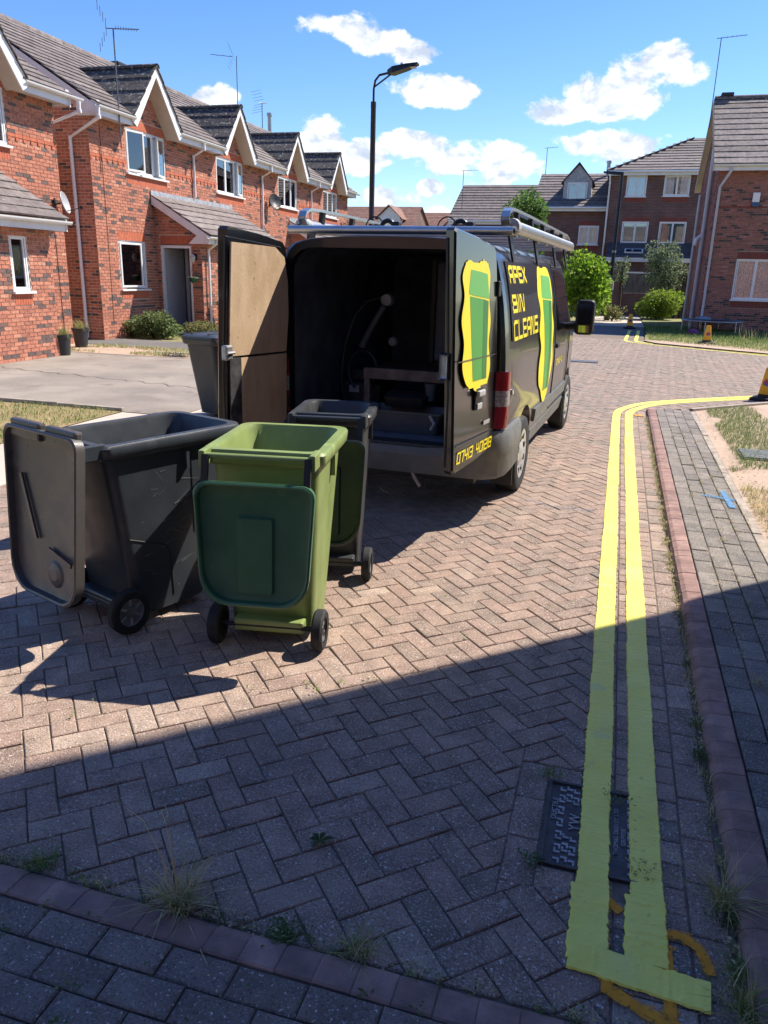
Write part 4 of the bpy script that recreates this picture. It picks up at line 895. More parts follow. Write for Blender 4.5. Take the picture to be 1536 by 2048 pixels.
# ---- right-hand house at the junction
rh = thing('brick_house', 'dull red brick house behind the trampoline at the right edge', 'house', (2.68, 30.0, 0))
sh = Shell(rh, M_DBRICK, M_DSOLD); WN = (.97, 3.2, 1.13, 2.47); W2 = (3.0, 4.4, 3.9, 5.0)
sh.wall(ID, 0, 7.6, 0, 5.3, [WN, W2, (WN[0], WN[1], 2.47, 2.70), (WN[0], WN[1], .86, 1.08), (1.5, 7.6, 4.05, 4.20)])
sh.soldier(ID, WN[0], WN[1], 2.47, 2.70); sh.soldier(ID, WN[0], WN[1], .86, 1.08); sh.course(ID, 0, 7.6, 4.12)
SM = side_m(0, -1); sh.wall(SM, -6.4, 0, 0, 7.4, [], lambda x, z: z < 5.3+(min(-x, 6.4+x))*.75-.1)
b = MB(); panel(b, ID, 0, 7.6, 0, 5.36, [WN, W2]); hollow(b, .012, 7.6, .012, 6.4, 5.36); b.add([(.012, 0, 5.36), (.012, 6.4, 5.36), (.012, 3.2, 7.86)], [(0, 1, 2)]); b.build('wall', M_DMORT, rh)
window(rh, ID, *WN, [.62, 1, .62], 'lace', bars={1: [.30, .62]}); window(rh, ID, *W2, [1, 1], 'plain')
n = 12; rd = 3.2
for i in range(n):
    t0, t1 = i/n, (i+1)/n; course_strip(rh, -.36+(rd+.36)*t0, 5.42+2.60*t0, -.36+(rd+.36)*t1, 5.42+2.60*t1, [(-.22, 7.8)], random.random(), M_TILE, th=.03, kick=.018)
    course_strip(rh, 6.76-(rd+.36)*t0, 5.42+2.60*t0, 6.76-(rd+.36)*t1, 5.42+2.60*t1, [(-.22, 7.8)], random.random(), M_TILE)
x = -.2
while x < 7.8: b = MB(); b.loft([[(xx, rd+.14*math.sin(R(a)), 8.02+.12*math.cos(R(a))) for a in range(-100, 101, 25)] for xx in (x+.005, x+.445)], closed=False); b.build('ridge_tile', M_TILE, rh, smooth=50); x += .45
b = MB(); b.box(3.9, 4.3, rd-.16, rd+.16, 8.12, 8.20, ch=.02); b.box(.0, .42, rd-.15, rd+.15, 8.10, 8.22, ch=.02); b.build('ridge_vent', M_BLACKPL, rh)
for (ya, za_, yb, zb) in ((-.36, 5.40, rd, 8.0), (rd, 8.0, 6.76, 5.40)):
    b = MB(); b.add([(-.23, ya, za_-.2), (-.23, yb, zb-.2), (-.23, yb, zb), (-.23, ya, za_), (-.20, ya, za_-.2), (-.20, yb, zb-.2), (-.20, yb, zb), (-.20, ya, za_)], [(0, 1, 2, 3), (7, 6, 5, 4), (0, 4, 5, 1), (1, 5, 6, 2), (2, 6, 7, 3), (3, 7, 4, 0)]); b.add([(-.2, ya, za_-.19), (-.2, yb, zb-.19), (0, yb, zb-.19), (0, ya, za_-.19)], [(0, 1, 2, 3)]); b.build('barge_board', M_SOFF, rh, fix=True)
b = MB(); b.box(-.2, 7.8, -.33, -.30, 5.22, 5.43); b.box(-.2, 7.8, -.30, .0, 5.25, 5.265); b.build('fascia', M_FASC, rh)
g = MB(); g.ext([(-.385+.055*math.cos(R(t)), 5.40+.06*math.sin(R(t))) for t in range(180, 361, 20)]+[(-.385+.045*math.cos(R(t)), 5.40+.05*math.sin(R(t))) for t in range(360, 179, -20)], 'x', -.2, 7.8); g.build('gutter', M_UPVC, rh, smooth=40)
M_PIPE = mat('grey_pipe', (.50, .50, .53), .45, .05, 4)
for path, r in (([(.34, -.385, 5.38), (.34, -.385, 5.2), (.10, -.06, 4.75), (.10, -.06, .12), (.16, -.16, .06)], .045), ([(-.10, 1.6, 6.3), (-.10, 1.6, .06)], .075), ([(-.10, 5.2, 5.0), (-.10, 5.2, .06)], .06)):
    b = MB(); b.tube(path, r, 10); b.build('downpipe', M_PIPE, rh, smooth=40)
b = MB(); b.tube([(-.10, 1.7, 3.3), (-.30, 1.5, 3.15), (-.34, 1.45, 2.95)], [.07, .075, .06], 10); b.build('boiler_flue', M_UPVC, rh, smooth=40)
ab = thing('alarm_box', 'white alarm box with blue base high on the right-hand house', 'alarm', (3.95, 29.985, 4.15)); b = MB(); b.box(-.11, .11, -.09, 0, .12, .42, ch=.015); b.build('cover', M_UPVC, ab); b = MB(); b.box(-.112, .112, -.092, 0, -.02, .12, ch=.012); b.build('base', mat('blue_plastic', (.03, .10, .22), .4), ab)

sh.finish()
# ---- brown brick block at the end of the street
def far_window(h, x0, x1, z0, z1, y=-.03, curtain=None):
    return window(h, Matrix.Translation((0, y, 0)), x0, x1, z0, z1, [1, 1], curtain, dep=.02, frame=.06)
def far_block(label, x0, x1, y0, dep, ez, rz, hip=False, wins=(), lean=None, gl=True):
    h = thing('apartment_block', label, 'house', (x0, y0, 0)); w = x1-x0; b = MB()
    holes = [(q[0]-x0, q[1]-x0, q[2], q[3]) for q in wins]; panel(b, ID, 0, w, 0, ez, holes, y=0, dep=.08); hollow(b, 0, w, 0, dep, ez)
    if not hip: b.add([(0, 0, ez), (0, dep, ez), (0, dep/2, rz-.05)], [(2, 1, 0)]); b.add([(w, 0, ez), (w, dep, ez), (w, dep/2, rz-.05)], [(0, 1, 2)])
    b.build('wall', M_FARBRICK, h)
    for q, c in zip(holes, [w_[4] if len(w_) > 4 else None for w_ in wins]):
        far_window(h, *q, curtain=c); s_ = MB(); s_.box(q[0], q[1], -.015, .0, q[3], q[3]+.2); s_.box(q[0], q[1], -.015, .0, q[2]-.26, q[2]-.06); s_.build('brick_lintel', M_DSOLD, h)
    n = max(6, int((rz-ez)/.165)); off = dep/2*.98 if hip else 0
    for i in range(n):
        t0, t1 = i/n, (i+1)/n; a0 = -.15+(off*t0 if hip else 0)
        course_strip(h, -.35+(dep/2+.35)*t0, ez+.06+(rz-ez)*t0, -.35+(dep/2+.35)*t1, ez+.06+(rz-ez)*t1, [(a0, w+.15)], random.random(), M_TILE, th=.04, kick=.03)
        if hip: course_strip(h, -.15+off*t0, ez+.06+(rz-ez)*t0, -.15+off*t1, ez+.06+(rz-ez)*t1, [(-.35+(dep/2+.35)*t0, dep/2)], random.random(), M_TILE, axis='y', th=.04, kick=.03)
    b = MB(); b.add([(off, dep/2, rz+.06), (w+.15, dep/2, rz+.06), (w+.15, dep+.3, ez), (-.1, dep+.3, ez)], [(0, 1, 2, 3)]); b.build('rear_roof', M_TILE, h)
    b = MB(); b.box(-.1, w+.1, -.33, -.29, ez-.14, ez+.06); b.box(-.1, w+.1, -.29, .0, ez-.12, ez-.10); b.build('fascia', M_FASC, h)
    b = MB(); b.tube([(-.1, -.39, ez+.03), (w+.1, -.39, ez+.03)], .055, 8); b.build('gutter', M_UPVC, h, smooth=50)
    return h
fb1 = far_block('three storey brown brick block with hipped roof at the street end', -1.2, 7.5, 44, 8.5, 6.85, 8.95, True, [(-.36, .62, 5.74, 6.74, 'full'), (1.45, 2.68, 5.76, 6.74, 'plain'), (-.36, .94, 3.50, 4.55, 'teal'), (1.46, 2.76, 3.50, 4.55, 'teal'), (4.2, 5.4, 5.76, 6.74), (4.2, 5.4, 3.5, 4.55)])
b = MB()
for i in range(5): pass
for i in range(5): course_strip(fb1, -1.5+.30*i, 2.76+.15*i, -1.2+.30*i, 2.91+.15*i, [(.25, 6.6)], random.random(), mat('slate_tile', (1, 1, 1), .6, .2, 6, ramp=[(0, (.045, .05, .06)), (1, (.07, .075, .085))]))
b = MB(); b.box(.2, 6.6, -1.58, -1.54, 2.56, 2.76); b.build('fascia', M_FASC, fb1); b = MB(); b.box(.3, 6.5, -1.3, -1.2, 0, 2.56); b.build('porch_wall', M_FARBRICK, fb1)
b = MB(); b.M = Matrix.Translation((1.55, -1.02, 3.07)) @ Matrix.Rotation(R(26), 4, 'X'); b.box(-.45, .45, -.22, .22, 0, .05); sk = b.build('skylight', M_FASC, fb1); b = MB(); b.M = Matrix.Translation((1.55, -1.02, 3.07)) @ Matrix.Rotation(R(26), 4, 'X'); b.box(-.38, .38, -.16, .16, .051, .058); b.build('pane', M_GLASS, sk)
pipe(fb1, [(.0, -.39, 6.85), (.0, -.39, 6.7), (.02, -.06, 6.4), (.02, -.06, 0)], .045)
fb2 = far_block('lower brown brick block with a gabled dormer beside the lamp', -4.95, -1.21, 44.6, 7.5, 5.20, 7.25, False, [(-2.55, -1.52, 3.42, 4.37, 'full')])
fb3 = far_block('long roofed brown brick block behind the tree and the van', -9.6, -4.96, 45.2, 7.6, 4.55, 6.75, False, [(-8.2, -7.0, 2.0, 3.2)])
# dormer
dm = MB(); dm.box(1.37, 2.83, .55, 3.2, 5.3, 6.62); dm.add([(1.37, .55, 6.62), (2.83, .55, 6.62), (2.1, .55, 7.42), (1.37, 3.3, 6.62), (2.83, 3.3, 6.62), (2.1, 3.3, 7.42)], [(0, 1, 2)]); d_ = dm.build('dormer', mat('weathered_render', (.46, .47, .47), .8, .2, 5, col2=(.30, .31, .31)), fb2)
for sg in (-1, 1):
    b = MB(); b.add([(2.1+sg*.86, .40, 6.50), (2.1, .40, 7.50), (2.1, 3.4, 7.50), (2.1+sg*.86, 3.4, 6.50), (2.1+sg*.86, .40, 6.54), (2.1, .40, 7.54), (2.1, 3.4, 7.54), (2.1+sg*.86, 3.4, 6.54)], [(0, 1, 2, 3), (7, 6, 5, 4), (0, 4, 5, 1), (1, 5, 6, 2), (2, 6, 7, 3), (3, 7, 4, 0)]); b.build('dormer_roof', M_TILE, fb2, fix=True)
window(fb2, Matrix.Translation((0, .53, 0)), 1.58, 2.62, 5.68, 6.55, [1, 1], 'full', dep=.0, frame=.06)
# far houses left of the lamp
def far_house(label, x0, x1, y0, ez, rz, dep, dormers, m):
    h = plain_house('far_house', label, 'house', x0, x1, y0, y0+dep, ez, rz, m, roof_m=mat('red_brown_tile', (1, 1, 1), .85, .25, 3, ramp=[(0, (.17, .085, .06)), (1, (.25, .125, .09))])); h['group'] = 'far houses left of the lamp'
    for dx in dormers:
        b = MB(); b.box(dx-.8, dx+.8, .6, 3, ez-.1, ez+1.1); b.add([(dx-.8, .6, ez+1.1), (dx+.8, .6, ez+1.1), (dx, .6, ez+1.8), (dx, 3.2, ez+1.8)], [(0, 1, 2)]); b.build('dormer', M_FASC, h)
        for sg in (-1, 1):
            b = MB(); b.add([(dx+sg*1.0, .4, ez+.95), (dx, .4, ez+1.86), (dx, 3.4, ez+1.86), (dx+sg*1.0, 3.4, ez+.95), (dx+sg*1.0, .4, ez+1.0), (dx, .4, ez+1.91), (dx, 3.4, ez+1.91), (dx+sg*1.0, 3.4, ez+1.0)], [(0, 1, 2, 3), (7, 6, 5, 4), (0, 4, 5, 1), (1, 5, 6, 2), (2, 6, 7, 3), (3, 7, 4, 0)]); b.build('dormer_roof', MATS['red_brown_tile'], h, fix=True)
        window(h, Matrix.Translation((0, .58, 0)), dx-.5, dx+.5, ez+.1, ez+1.0, [1, 1], None, dep=0, frame=.07)
    return h
far_house('far red roofed house with one white dormer behind the street lamp', -21.5, -14.9, 55, 4.4, 6.45, 8, [5.2], M_FARBRICK)
far_house('farther red roofed house showing its dormer over the roof rack', -17.2, -11.9, 66, 4.6, 6.85, 8, [3.4], M_FARBRICK)
far_house('low far house closing the gap before the brown block', -12, -6, 82, 4.1, 5.6, 8, [], M_FARBRICK)

# garden wall, timber gate and fence by the right-hand house
gw_ = thing('garden_wall', 'brown brick garden wall at the end of the path', 'wall', (-.48, 41, 0)); b = MB(); b.box(0, .5, 0, .22, 0, 2.15); b.box(.5, 3.2, .02, .20, 0, 1.05); b.build('brickwork', M_FARBRICK, gw_); b = MB(); b.box(-.03, .53, -.03, .25, 2.15, 2.22); b.box(.53, 3.2, -.01, .23, 1.05, 1.10); b.build('coping', M_EDGE, gw_)
tg = thing('timber_screen', 'grey weathered timber screen with diagonal boards above the garden wall', 'fence', (.05, 41.05, 1.10)); M_WOOD = mat('weathered_timber', (.17, .155, .135), .9, .25, 8, stretch=(1, 1, .3))
for k in range(-6, 14):
    sg = 1 if k % 2 else 1; x0_ = k*.13
    pl_ = clip(clip(clip([(x0_, 0), (x0_+.115, 0), (x0_+.115+.9, .9), (x0_+.9, .9)], -1, 0, 0), 1, 0, .62), 0, 1, .9)
    if len(pl_) > 2:
        for mir in (0, 1): q = [(1.25-p[0] if mir else p[0], p[1]) for p in pl_]; b = MB(); b.ext(q, 'y', 0, .03); b.build('board', M_WOOD, tg, fix=True)
b = MB(); b.box(-.02, 1.27, -.02, .05, .9, .97); b.build('rail', M_UPVC, tg)
fe = thing('picket_fence', 'dark timber fence between the shrub and the right-hand house', 'fence', (1.95, 39.2, 0))
for k in range(8): b = MB(); b.box(k*.13, k*.13+.11, 0, .025, 0, 2.0+random.uniform(-.05, .05)); b.build('slat', M_WOOD if k % 3 == 1 else mat('dark_timber', (.045, .038, .032), .9, .2, 8), fe)
b = MB(); b.box(0, 1.05, .025, .07, .5, .58); b.box(0, 1.05, .025, .07, 1.5, 1.58); b.build('rail', MATS['dark_timber'], fe)
# ------------------------------------------------------------------ van
M_PAINT = mat('black_van_paint', (.006, .006, .007), .3, .1, 3, coat=.6, spec=.5, coords='o')
M_VANIN = mat('dark_van_lining', (.12, .135, .165), .6, .25, 5, coords='o')
M_GTRIM = mat('grey_bumper_plastic', (.145, .147, .142), .5, .12, 9, bump=.15, bscale=200, coords='o')
M_PLY = mat('plywood', (.62, .445, .28), .75, .2, 9, col2=(.50, .345, .205), bump=.25, bscale=140, spots=[(60, .69, (.07, .05, .035), .8), (4, .6, (.44, .29, .15), .6)], stretch=(1, 1, .35), coords='o')
M_RED = mat('red_lens', (.24, .007, .010), .12, .1, 40, coat=1., coords='o')
M_CLEAR = mat('clear_lens', (.40, .36, .36), .12, .3, 60, coat=1., coords='o')
M_TYRE = mat('tyre_rubber', (.018, .018, .019), .75, .2, 20, bump=.2, bscale=120, coords='o')
M_HUBC = mat('silver_hubcap', (.58, .58, .58), .35, .08, 9, metal=.6, coords='o')
M_VYEL = mat('yellow_vinyl', (.85, .68, .01), .4, .02, 4, coords='o'); M_VGRN = mat('green_vinyl', (.065, .30, .035), .4, .04, 4, coords='o')
M_DGLASS = mat('tinted_glass', (.006, .008, .010), .04, .1, 3, coat=1.)
van = thing('van', 'black panel van with open rear doors, roof rack and yellow lettering', 'van', (-1.548, 6.324, 0), -R(2.987))
SP = [(.30, .855), (.45, .885), (.60, .899), (.80, .906), (1.0, .906), (1.15, .899), (1.30, .887), (1.50, .862), (1.68, .828), (1.80, .795), (1.86, .765), (1.905, .70), (1.93, .56), (1.945, .30), (1.95, 0)]
def sidex(z):
    for (a, p), (c, q) in zip(SP, SP[1:]):
        if a <= z <= c: return p+(q-p)*(z-a)/(c-a)
    return SP[0][1] if z < .3 else 0
def vloop(y, s=1., nx=1., zb=.30):
    pts = [(x*nx, (1.12+(z-1.12)*s) if z > 1.12 else max(zb, z)) for z, x in SP]
    full = pts+[(-x, z) for x, z in pts[-2::-1]]+[(-.4, zb), (.0, zb), (.4, zb)]
    return [(x, y, z) for x, z in full]
def resample(loop2, c, N):
    """points of a star-shaped outline along N rays from c"""
    out = []; m = len(loop2)
    for k in range(N):
        a = 2*math.pi*k/N; d = (math.cos(a), math.sin(a)); best = None
        for i in range(m):
            p = loop2[i]; q = loop2[(i+1) % m]; e_ = (q[0]-p[0], q[1]-p[1]); den = d[0]*e_[1]-d[1]*e_[0]
            if abs(den) < 1e-9: continue
            w = (p[0]-c[0], p[1]-c[1]); t = (w[0]*e_[1]-w[1]*e_[0])/den; u = (w[0]*d[1]-w[1]*d[0])/den
            if t > 0 and -1e-6 <= u <= 1+1e-6 and (best is None or t > best): best = t
        out.append((c[0]+d[0]*best, c[1]+d[1]*best))
    return out
C0 = (0, 1.10); NV = 96
def ring(y, s=1., nx=1., zb=.30): return [(p[0], y, p[1]) for p in resample([(v[0], v[2]) for v in vloop(y, s, nx, zb)], C0 if s > .5 else (0, .8), NV)]
opn = [(p[0], p[1]) for p in resample(rrect(-.735, .735, .53, 1.865, [.05, .05, .17, .17], 6), C0, NV)]
inn = [(p[0], p[1]) for p in resample(rrect(-.75, .75, .54, 1.875, [.04, .04, .14, .14], 6), C0, NV)]
b = MB()
outer = [ring(3.90, .06, .78, .42), ring(3.80, .10, .90, .36), ring(3.30, .14, .97), ring(2.45, .97), ring(2.30), ring(1.0), ring(-.3), ring(-.86, 1, .998), ring(-.925, 1, .985), ring(-.945, .995, .955)]
b.loft(outer, cap0=True)
b.loft([outer[-1], [(p[0], -.945, p[1]) for p in opn], [(p[0]*.985, -.895, p[1]*.998) for p in opn]])
b.cur = 1
b.loft([[(p[0]*.985, -.895, p[1]*.998) for p in opn], [(p[0], -.87, p[1]) for p in inn], [(p[0], 1.45, p[1]) for p in inn]], cap1=True)
bo = b.build('body', [M_PAINT, M_VANIN], van, fix=True)
bm = bmesh.new(); bm.from_mesh(bo.data); bmesh.ops.remove_doubles(bm, verts=bm.verts, dist=.0004); bmesh.ops.recalc_face_normals(bm, faces=bm.faces); bm.to_mesh(bo.data); bm.free()
cut = MB()
for yy in (0, 3.01):
    for sg in (-1, 1): cut.lathe([(.395, .765*sg), (.395, 1.2*sg)], 40, 'x', (0, yy, .315))
co = cut.build('arch_cut', M_BLACKPL, fix=True); bo.parent = None
md = bo.modifiers.new('arches', 'BOOLEAN'); md.object = co; md.operation = 'DIFFERENCE'; md.solver = 'EXACT'
bpy.context.view_layer.update()
me2 = bpy.data.meshes.new_from_object(bo.evaluated_get(bpy.context.evaluated_depsgraph_get())); bo.modifiers.clear(); bo.data = me2; bo.parent = van
bpy.data.objects.remove(co)
for p in bo.data.polygons: p.use_smooth = True
bo.data.set_sharp_from_angle(angle=R(32))
def side_patch(y0, y1, z0, z1, off, name, m, parent=van, sg=1, th=.006, n=8, poly=None):
    """plate that follows the curve of the body side"""
    b = MB(); rows = []
    for k in range(n+1):
        z = z0+(z1-z0)*k/n; x = sidex(z)+off; rows.append([(sg*(x-th), y0, z), (sg*x, y0+.004, z), (sg*x, y1-.004, z), (sg*(x-th), y1, z)])
    b.loft(rows, True, True); return b.build(name, m, parent, smooth=40, fix=True)
for sg in (1, -1):
    side_patch(-.78, 1.40, 1.27, 1.80, .007, 'pressed_panel', M_PAINT, sg=sg)
    side_patch(.46, 2.56, .50, .61, .020, 'side_moulding', M_GTRIM, sg=sg, th=.03, n=4)
    side_patch(.40, 2.62, .31, .43, .012, 'sill', M_GTRIM, sg=sg, th=.03, n=3)
    b = MB()          # cab door outline
    for pth in ([(1.50, .46), (1.50, 1.80)], [(1.50, 1.80), (2.25, 1.80)], [(1.50, .46), (2.60, .46)], [(2.60, .46), (2.66, 1.15)]):
        (y0, z0), (y1, z1) = pth; P = [(sg*(sidex(z0+(z1-z0)*k/8)+.002), y0+(y1-y0)*k/8, z0+(z1-z0)*k/8) for k in range(9)]; b.tube(P, .006, 5)
    b.build('door_seam', M_BLACKPL, van)
    wz = [(1.60, 1.20), (2.58, 1.20), (2.30, 1.77), (1.60, 1.77)]; b = MB(); rows = []
    for k in range(7):
        t = k/6; z = 1.20+.57*t; y1 = 2.58-(.28*t); x = sidex(z)+.004; rows.append([(sg*x, 1.60, z), (sg*x, y1, z)])
    b.loft(rows, closed=False); b.build('cab_window', M_DGLASS, van, smooth=60)
    b = MB(); b.box(min(sg*.905, sg*.925), max(sg*.905, sg*.925), 1.58, 1.74, 1.04, 1.08, ch=.006); b.build('door_handle', M_BLACKPL, van)
    # tail light
    def lens(z0, z1, name, m, par):
        b = MB(); pr = [(.745, -.958), (.80, -.972), (.875, -.962), (.918, -.925), (.921, -.865)]
        rows = []
        for k in range(5):
            z = z0+(z1-z0)*k/4; dx = sidex(min(1.2, z))-.906; rows.append([(sg*(p[0]+dx), p[1], z) for p in pr]+[(sg*.86, -.87, z), (sg*.75, -.93, z)])
        b.loft(rows, True, True); return b.build(name, m, par, smooth=50, fix=True)
    tl = lens(.68, .835, 'tail_light', M_RED, van); lens(.835, .90, 'clear_lens', M_CLEAR, tl); lens(.90, .945, 'clear_lens', M_CLEAR, tl); lens(.945, 1.075, 'upper_lens', M_RED, tl)
    b = MB(); b.box(min(sg*.905, sg*.935), max(sg*.905, sg*.935), -.84, -.79, .90, .945, ch=.01); b.build('side_reflector', M_CLEAR, van)
    # mirror
    b = MB(); b.loft([[(sg*.885+0*t, 2.50+.05*math.cos(t), 1.20+.04*math.sin(t)) for t in [2*math.pi*k/10 for k in range(10)]], [(sg*1.02, 2.46+.045*math.cos(t), 1.22+.05*math.sin(t)) for t in [2*math.pi*k/10 for k in range(10)]]], True, True)
    b.loft([[(sg*x, yy, z) for x, z in rrect(.99-e_, 1.165+e_, 1.135-e_, 1.475+e_, .045, 4)] for yy, e_ in ((2.40, 0), (2.42, .012), (2.50, .0), (2.55, -.04))], True, True); mr_ = b.build('wing_mirror', M_BLACKPL, van, smooth=40, fix=True)
    b = MB(); b.box(min(sg*1.008, sg*1.148), max(sg*1.008, sg*1.148), 2.394, 2.399, 1.235, 1.458); b.v = [(v[0], v[1]-.045*(1.148-abs(v[0])), v[2]) for v in b.v]; b.build('mirror_glass', M_DGLASS, mr_)
    b = MB(); b.box(min(sg*1.02, sg*1.13), max(sg*1.02, sg*1.13), 2.392, 2.399, 1.15, 1.222); b.build('wide_mirror_glass', mat('mirror', (.5, .5, .5), .08, .02, 3, metal=1), mr_)
# bumper wraps the rear corners
b = MB(); path = [(.925, -.37), (.932, -.62), (.925, -.82), (.885, -.955), (.80, -1.02), (.70, -1.035), (.35, -1.04), (0, -1.04), (-.35, -1.04), (-.70, -1.035), (-.80, -1.02), (-.885, -.955), (-.925, -.82), (-.932, -.62), (-.925, -.37)]
rows = []
for i, (x, y) in enumerate(path):
    mid = max(0, min(1, (.80-abs(x))/.12)); tz = .665-.155*mid; lz = .46-.03*mid
    cx_, cy_ = x*.93, y*.90+.02
    rows.append([(cx_, cy_, .33), (x*.985, y*.985, .315), (x, y, .34), (x*1.004, y*1.004, lz), (x*1.016, y*1.012, lz+.02), (x*1.016, y*1.012, tz-.05), (x*1.0, y*.995, tz), (cx_, cy_, tz+.01)])
b.loft(rows, True, True); bu = b.build('rear_bumper', M_GTRIM, van, smooth=35, fix=True)
b = MB(); b.box(-.70, .70, -1.03, -.90, .505, .535, ch=.008); b.build('step_plate', mat('tread_plate', (.045, .045, .045), .55, .3, 30, bump=.6, bscale=60, coords='o'), bu)
b = MB(); b.tube([(.25, -.99, .34), (.30, -1.02, .27), (.34, -1.03, .22)], .012, 6); b.build('tow_strap', mat('pale_strap', (.45, .36, .25), .8), bu)
b = MB(); b.box(-.70, .70, -.86, 3.4, .24, .34); b.build('underbody', M_BLACKPL, van)
for yy in (0, 3.01):
    for sg in (1, -1):
        w = link('wheel', None, van, loc=(sg*.815, yy, .312)); b = MB(); b.lathe([(.19, -.085*sg), (.27, -.095*sg), (.300, -.085*sg), (.312, -.055*sg), (.312, .055*sg), (.300, .085*sg), (.27, .096*sg), (.205, .088*sg)], 40, 'x', cap=False); b.build('tyre', M_TYRE, w, smooth=35, fix=True)
        b = MB(); b.lathe([(.01, .088*sg), (.05, .090*sg), (.07, .080*sg), (.12, .072*sg), (.185, .086*sg), (.207, .084*sg), (.207, .03*sg), (.15, -.04*sg), (.01, -.05*sg)], 40, 'x'); hc = b.build('hub_cap', M_HUBC, w, smooth=30, fix=True)
        for k in range(8):
            a = 2*math.pi*(k+.5)/8; s_ = MB(); s_.M = Matrix.Rotation(a, 4, 'X'); s_.box(min(.072*sg, .083*sg), max(.072*sg, .083*sg), -.026, .026, .125, .182, ch=.008); s_.build('slot', M_BLACKPL, hc)
    for sg in (1, -1):
        b = MB(); b.box(min(sg*.74, sg*.90), max(sg*.74, sg*.90), yy-.42, yy-.405, .14, .42); b.build('mud_flap', M_BLACKPL, van)
# ---- rear doors
DP = [(.035, .55), (.005, .66), (-.01, .80), (-.01, 1.15), (-.005, 1.40), (.005, 1.62), (.018, 1.78), (.035, 1.855), (.075, 1.893), (.40, 1.932), (.735, 1.962), (.755, 1.945), (.758, .53), (.735, .505), (.40, .515)]
def door(side, ang):
    s = -1 if side > 0 else 1      # closed door runs towards the middle
    root = link('rear_door', None, van, loc=(side*.775, -.955, 0), rot=(0, 0, R(ang)*(1 if side > 0 else -1)))
    b = MB(); f0 = [(s*u, -.055+.06*max(0, (z-1.0)), z) for u, z in DP]; f1 = [(s*(u+(.012 if u < .3 else -.012)), -.068+.06*max(0, (z-1.0)), z+(.012 if z < .7 else -.012 if z > 1.88 else 0)) for u, z in DP]; f2 = [(s*(u+.02*(1 if u < .3 else -1)), .0+.06*max(0, (z-1.0)), z) for u, z in DP]
    b.loft([f2, f0, f1], True, True); b.build('door_panel', M_PAINT, root, fix=True, smooth=25)
    b = MB(); b.tube([(s*.74, -.01, .56), (s*.74, -.01, 1.0), (s*.74, .044, 1.90), (s*.12, .042, 1.86), (s*.05, .034, 1.74), (s*.03, .013, 1.30), (s*.03, -.005, .62)], .012, 6, closed=True); b.build('seal', M_BLACKPL, root)
    for z in (.75, 1.62): b = MB(); b.box(-.03, .03, -.05, .03, z-.05, z+.05, ch=.008); b.build('hinge', M_BLACKPL, root)
    return root, s
dr_, s = door(1, 83.0); dl_, s2 = door(-1, 96.5)
FY = -.0695
def dpt(u, z, lift=0): return (s*u, FY+.06*max(0, z-1.0)-lift, z)
def flat(name, letters, f, m, parent):
    for polys in letters:
        b = MB()
        for i, pl in enumerate(polys): b.add([f(p[0], p[1], i*.00035) for p in pl], [tuple(range(len(pl)))])
        b.build(name, m, parent)
# techno lettering made of strokes on a 3 x 5 grid
GL = {'A': [[(0, 0), (0, 4.2), (.8, 5), (3, 5), (3, 0)], [(0, 2), (3, 2)]], 'P': [[(0, 0), (0, 5), (3, 5), (3, 2.1), (0, 2.1)]], 'E': [[(3, 5), (0, 5), (0, 0), (3, 0)], [(0, 2.5), (2.7, 2.5)]], 'X': [[(0, 0), (3, 5)], [(0, 5), (3, 0)]],
      'B': [[(0, 0), (0, 5), (2.6, 5), (2.6, 2.7), (3, 2.4), (3, 0), (0, 0)], [(0, 2.6), (2.7, 2.6)]], 'I': [[(0, 0), (0, 5)]], 'N': [[(0, 0), (0, 5), (.9, 5), (2.1, 0), (3, 0), (3, 5)]], 'C': [[(3, 5), (.7, 5), (0, 4.3), (0, 0), (3, 0)]], 'L': [[(0, 5), (0, 0), (3, 0)]],
      'S': [[(3, 5), (0, 5), (0, 2.6), (3, 2.6), (3, 0), (0, 0)]], '0': [[(0, 0), (0, 5), (3, 5), (3, 0), (0, 0)]], '7': [[(0, 5), (3, 5), (2, 0)]], '4': [[(0, 5), (0, 2.2), (3, 2.2)], [(2.4, 5), (2.4, 0)]], '1': [[(0, 0), (0, 5)]], '3': [[(0, 5), (3, 5), (3, 0), (0, 0)], [(.6, 2.5), (3, 2.5)]],
      '2': [[(0, 5), (3, 5), (3, 2.6), (0, 2.6), (0, 0), (3, 0)]], '8': [[(0, 0), (0, 5), (3, 5), (3, 0), (0, 0)], [(0, 2.5), (3, 2.5)]]}
def lettering(txt, u0, u1, z0, z1, t, slant=0.):
    adv = []; x = 0
    for ch in txt: w = 0 if ch in 'I1' else (2.2 if ch == ' ' else 3); adv.append((ch, x)); x += w+1.35
    tot = x-1.35; k = (u1-u0-t)/tot; kz = (z1-z0-t)/5; out = []
    for ch, ox in adv:
        polys = []
        for st in GL.get(ch, []):
            for (p, q) in zip(st, st[1:]):
                a = Vector((u0+t/2+(ox+p[0])*k+slant*p[1]*kz, z0+t/2+p[1]*kz)); c = Vector((u0+t/2+(ox+q[0])*k+slant*q[1]*kz, z0+t/2+q[1]*kz)); d = (c-a).normalized(); nn = Vector((-d.y, d.x))*t/2; d *= t/2
                polys.append([a-d-nn, c+d-nn, c+d+nn, a-d+nn])
        if polys: out.append(polys)
    return out
def blob(cx, cz, pts): return [(cx+p[0], cz+p[1]) for p in pts]
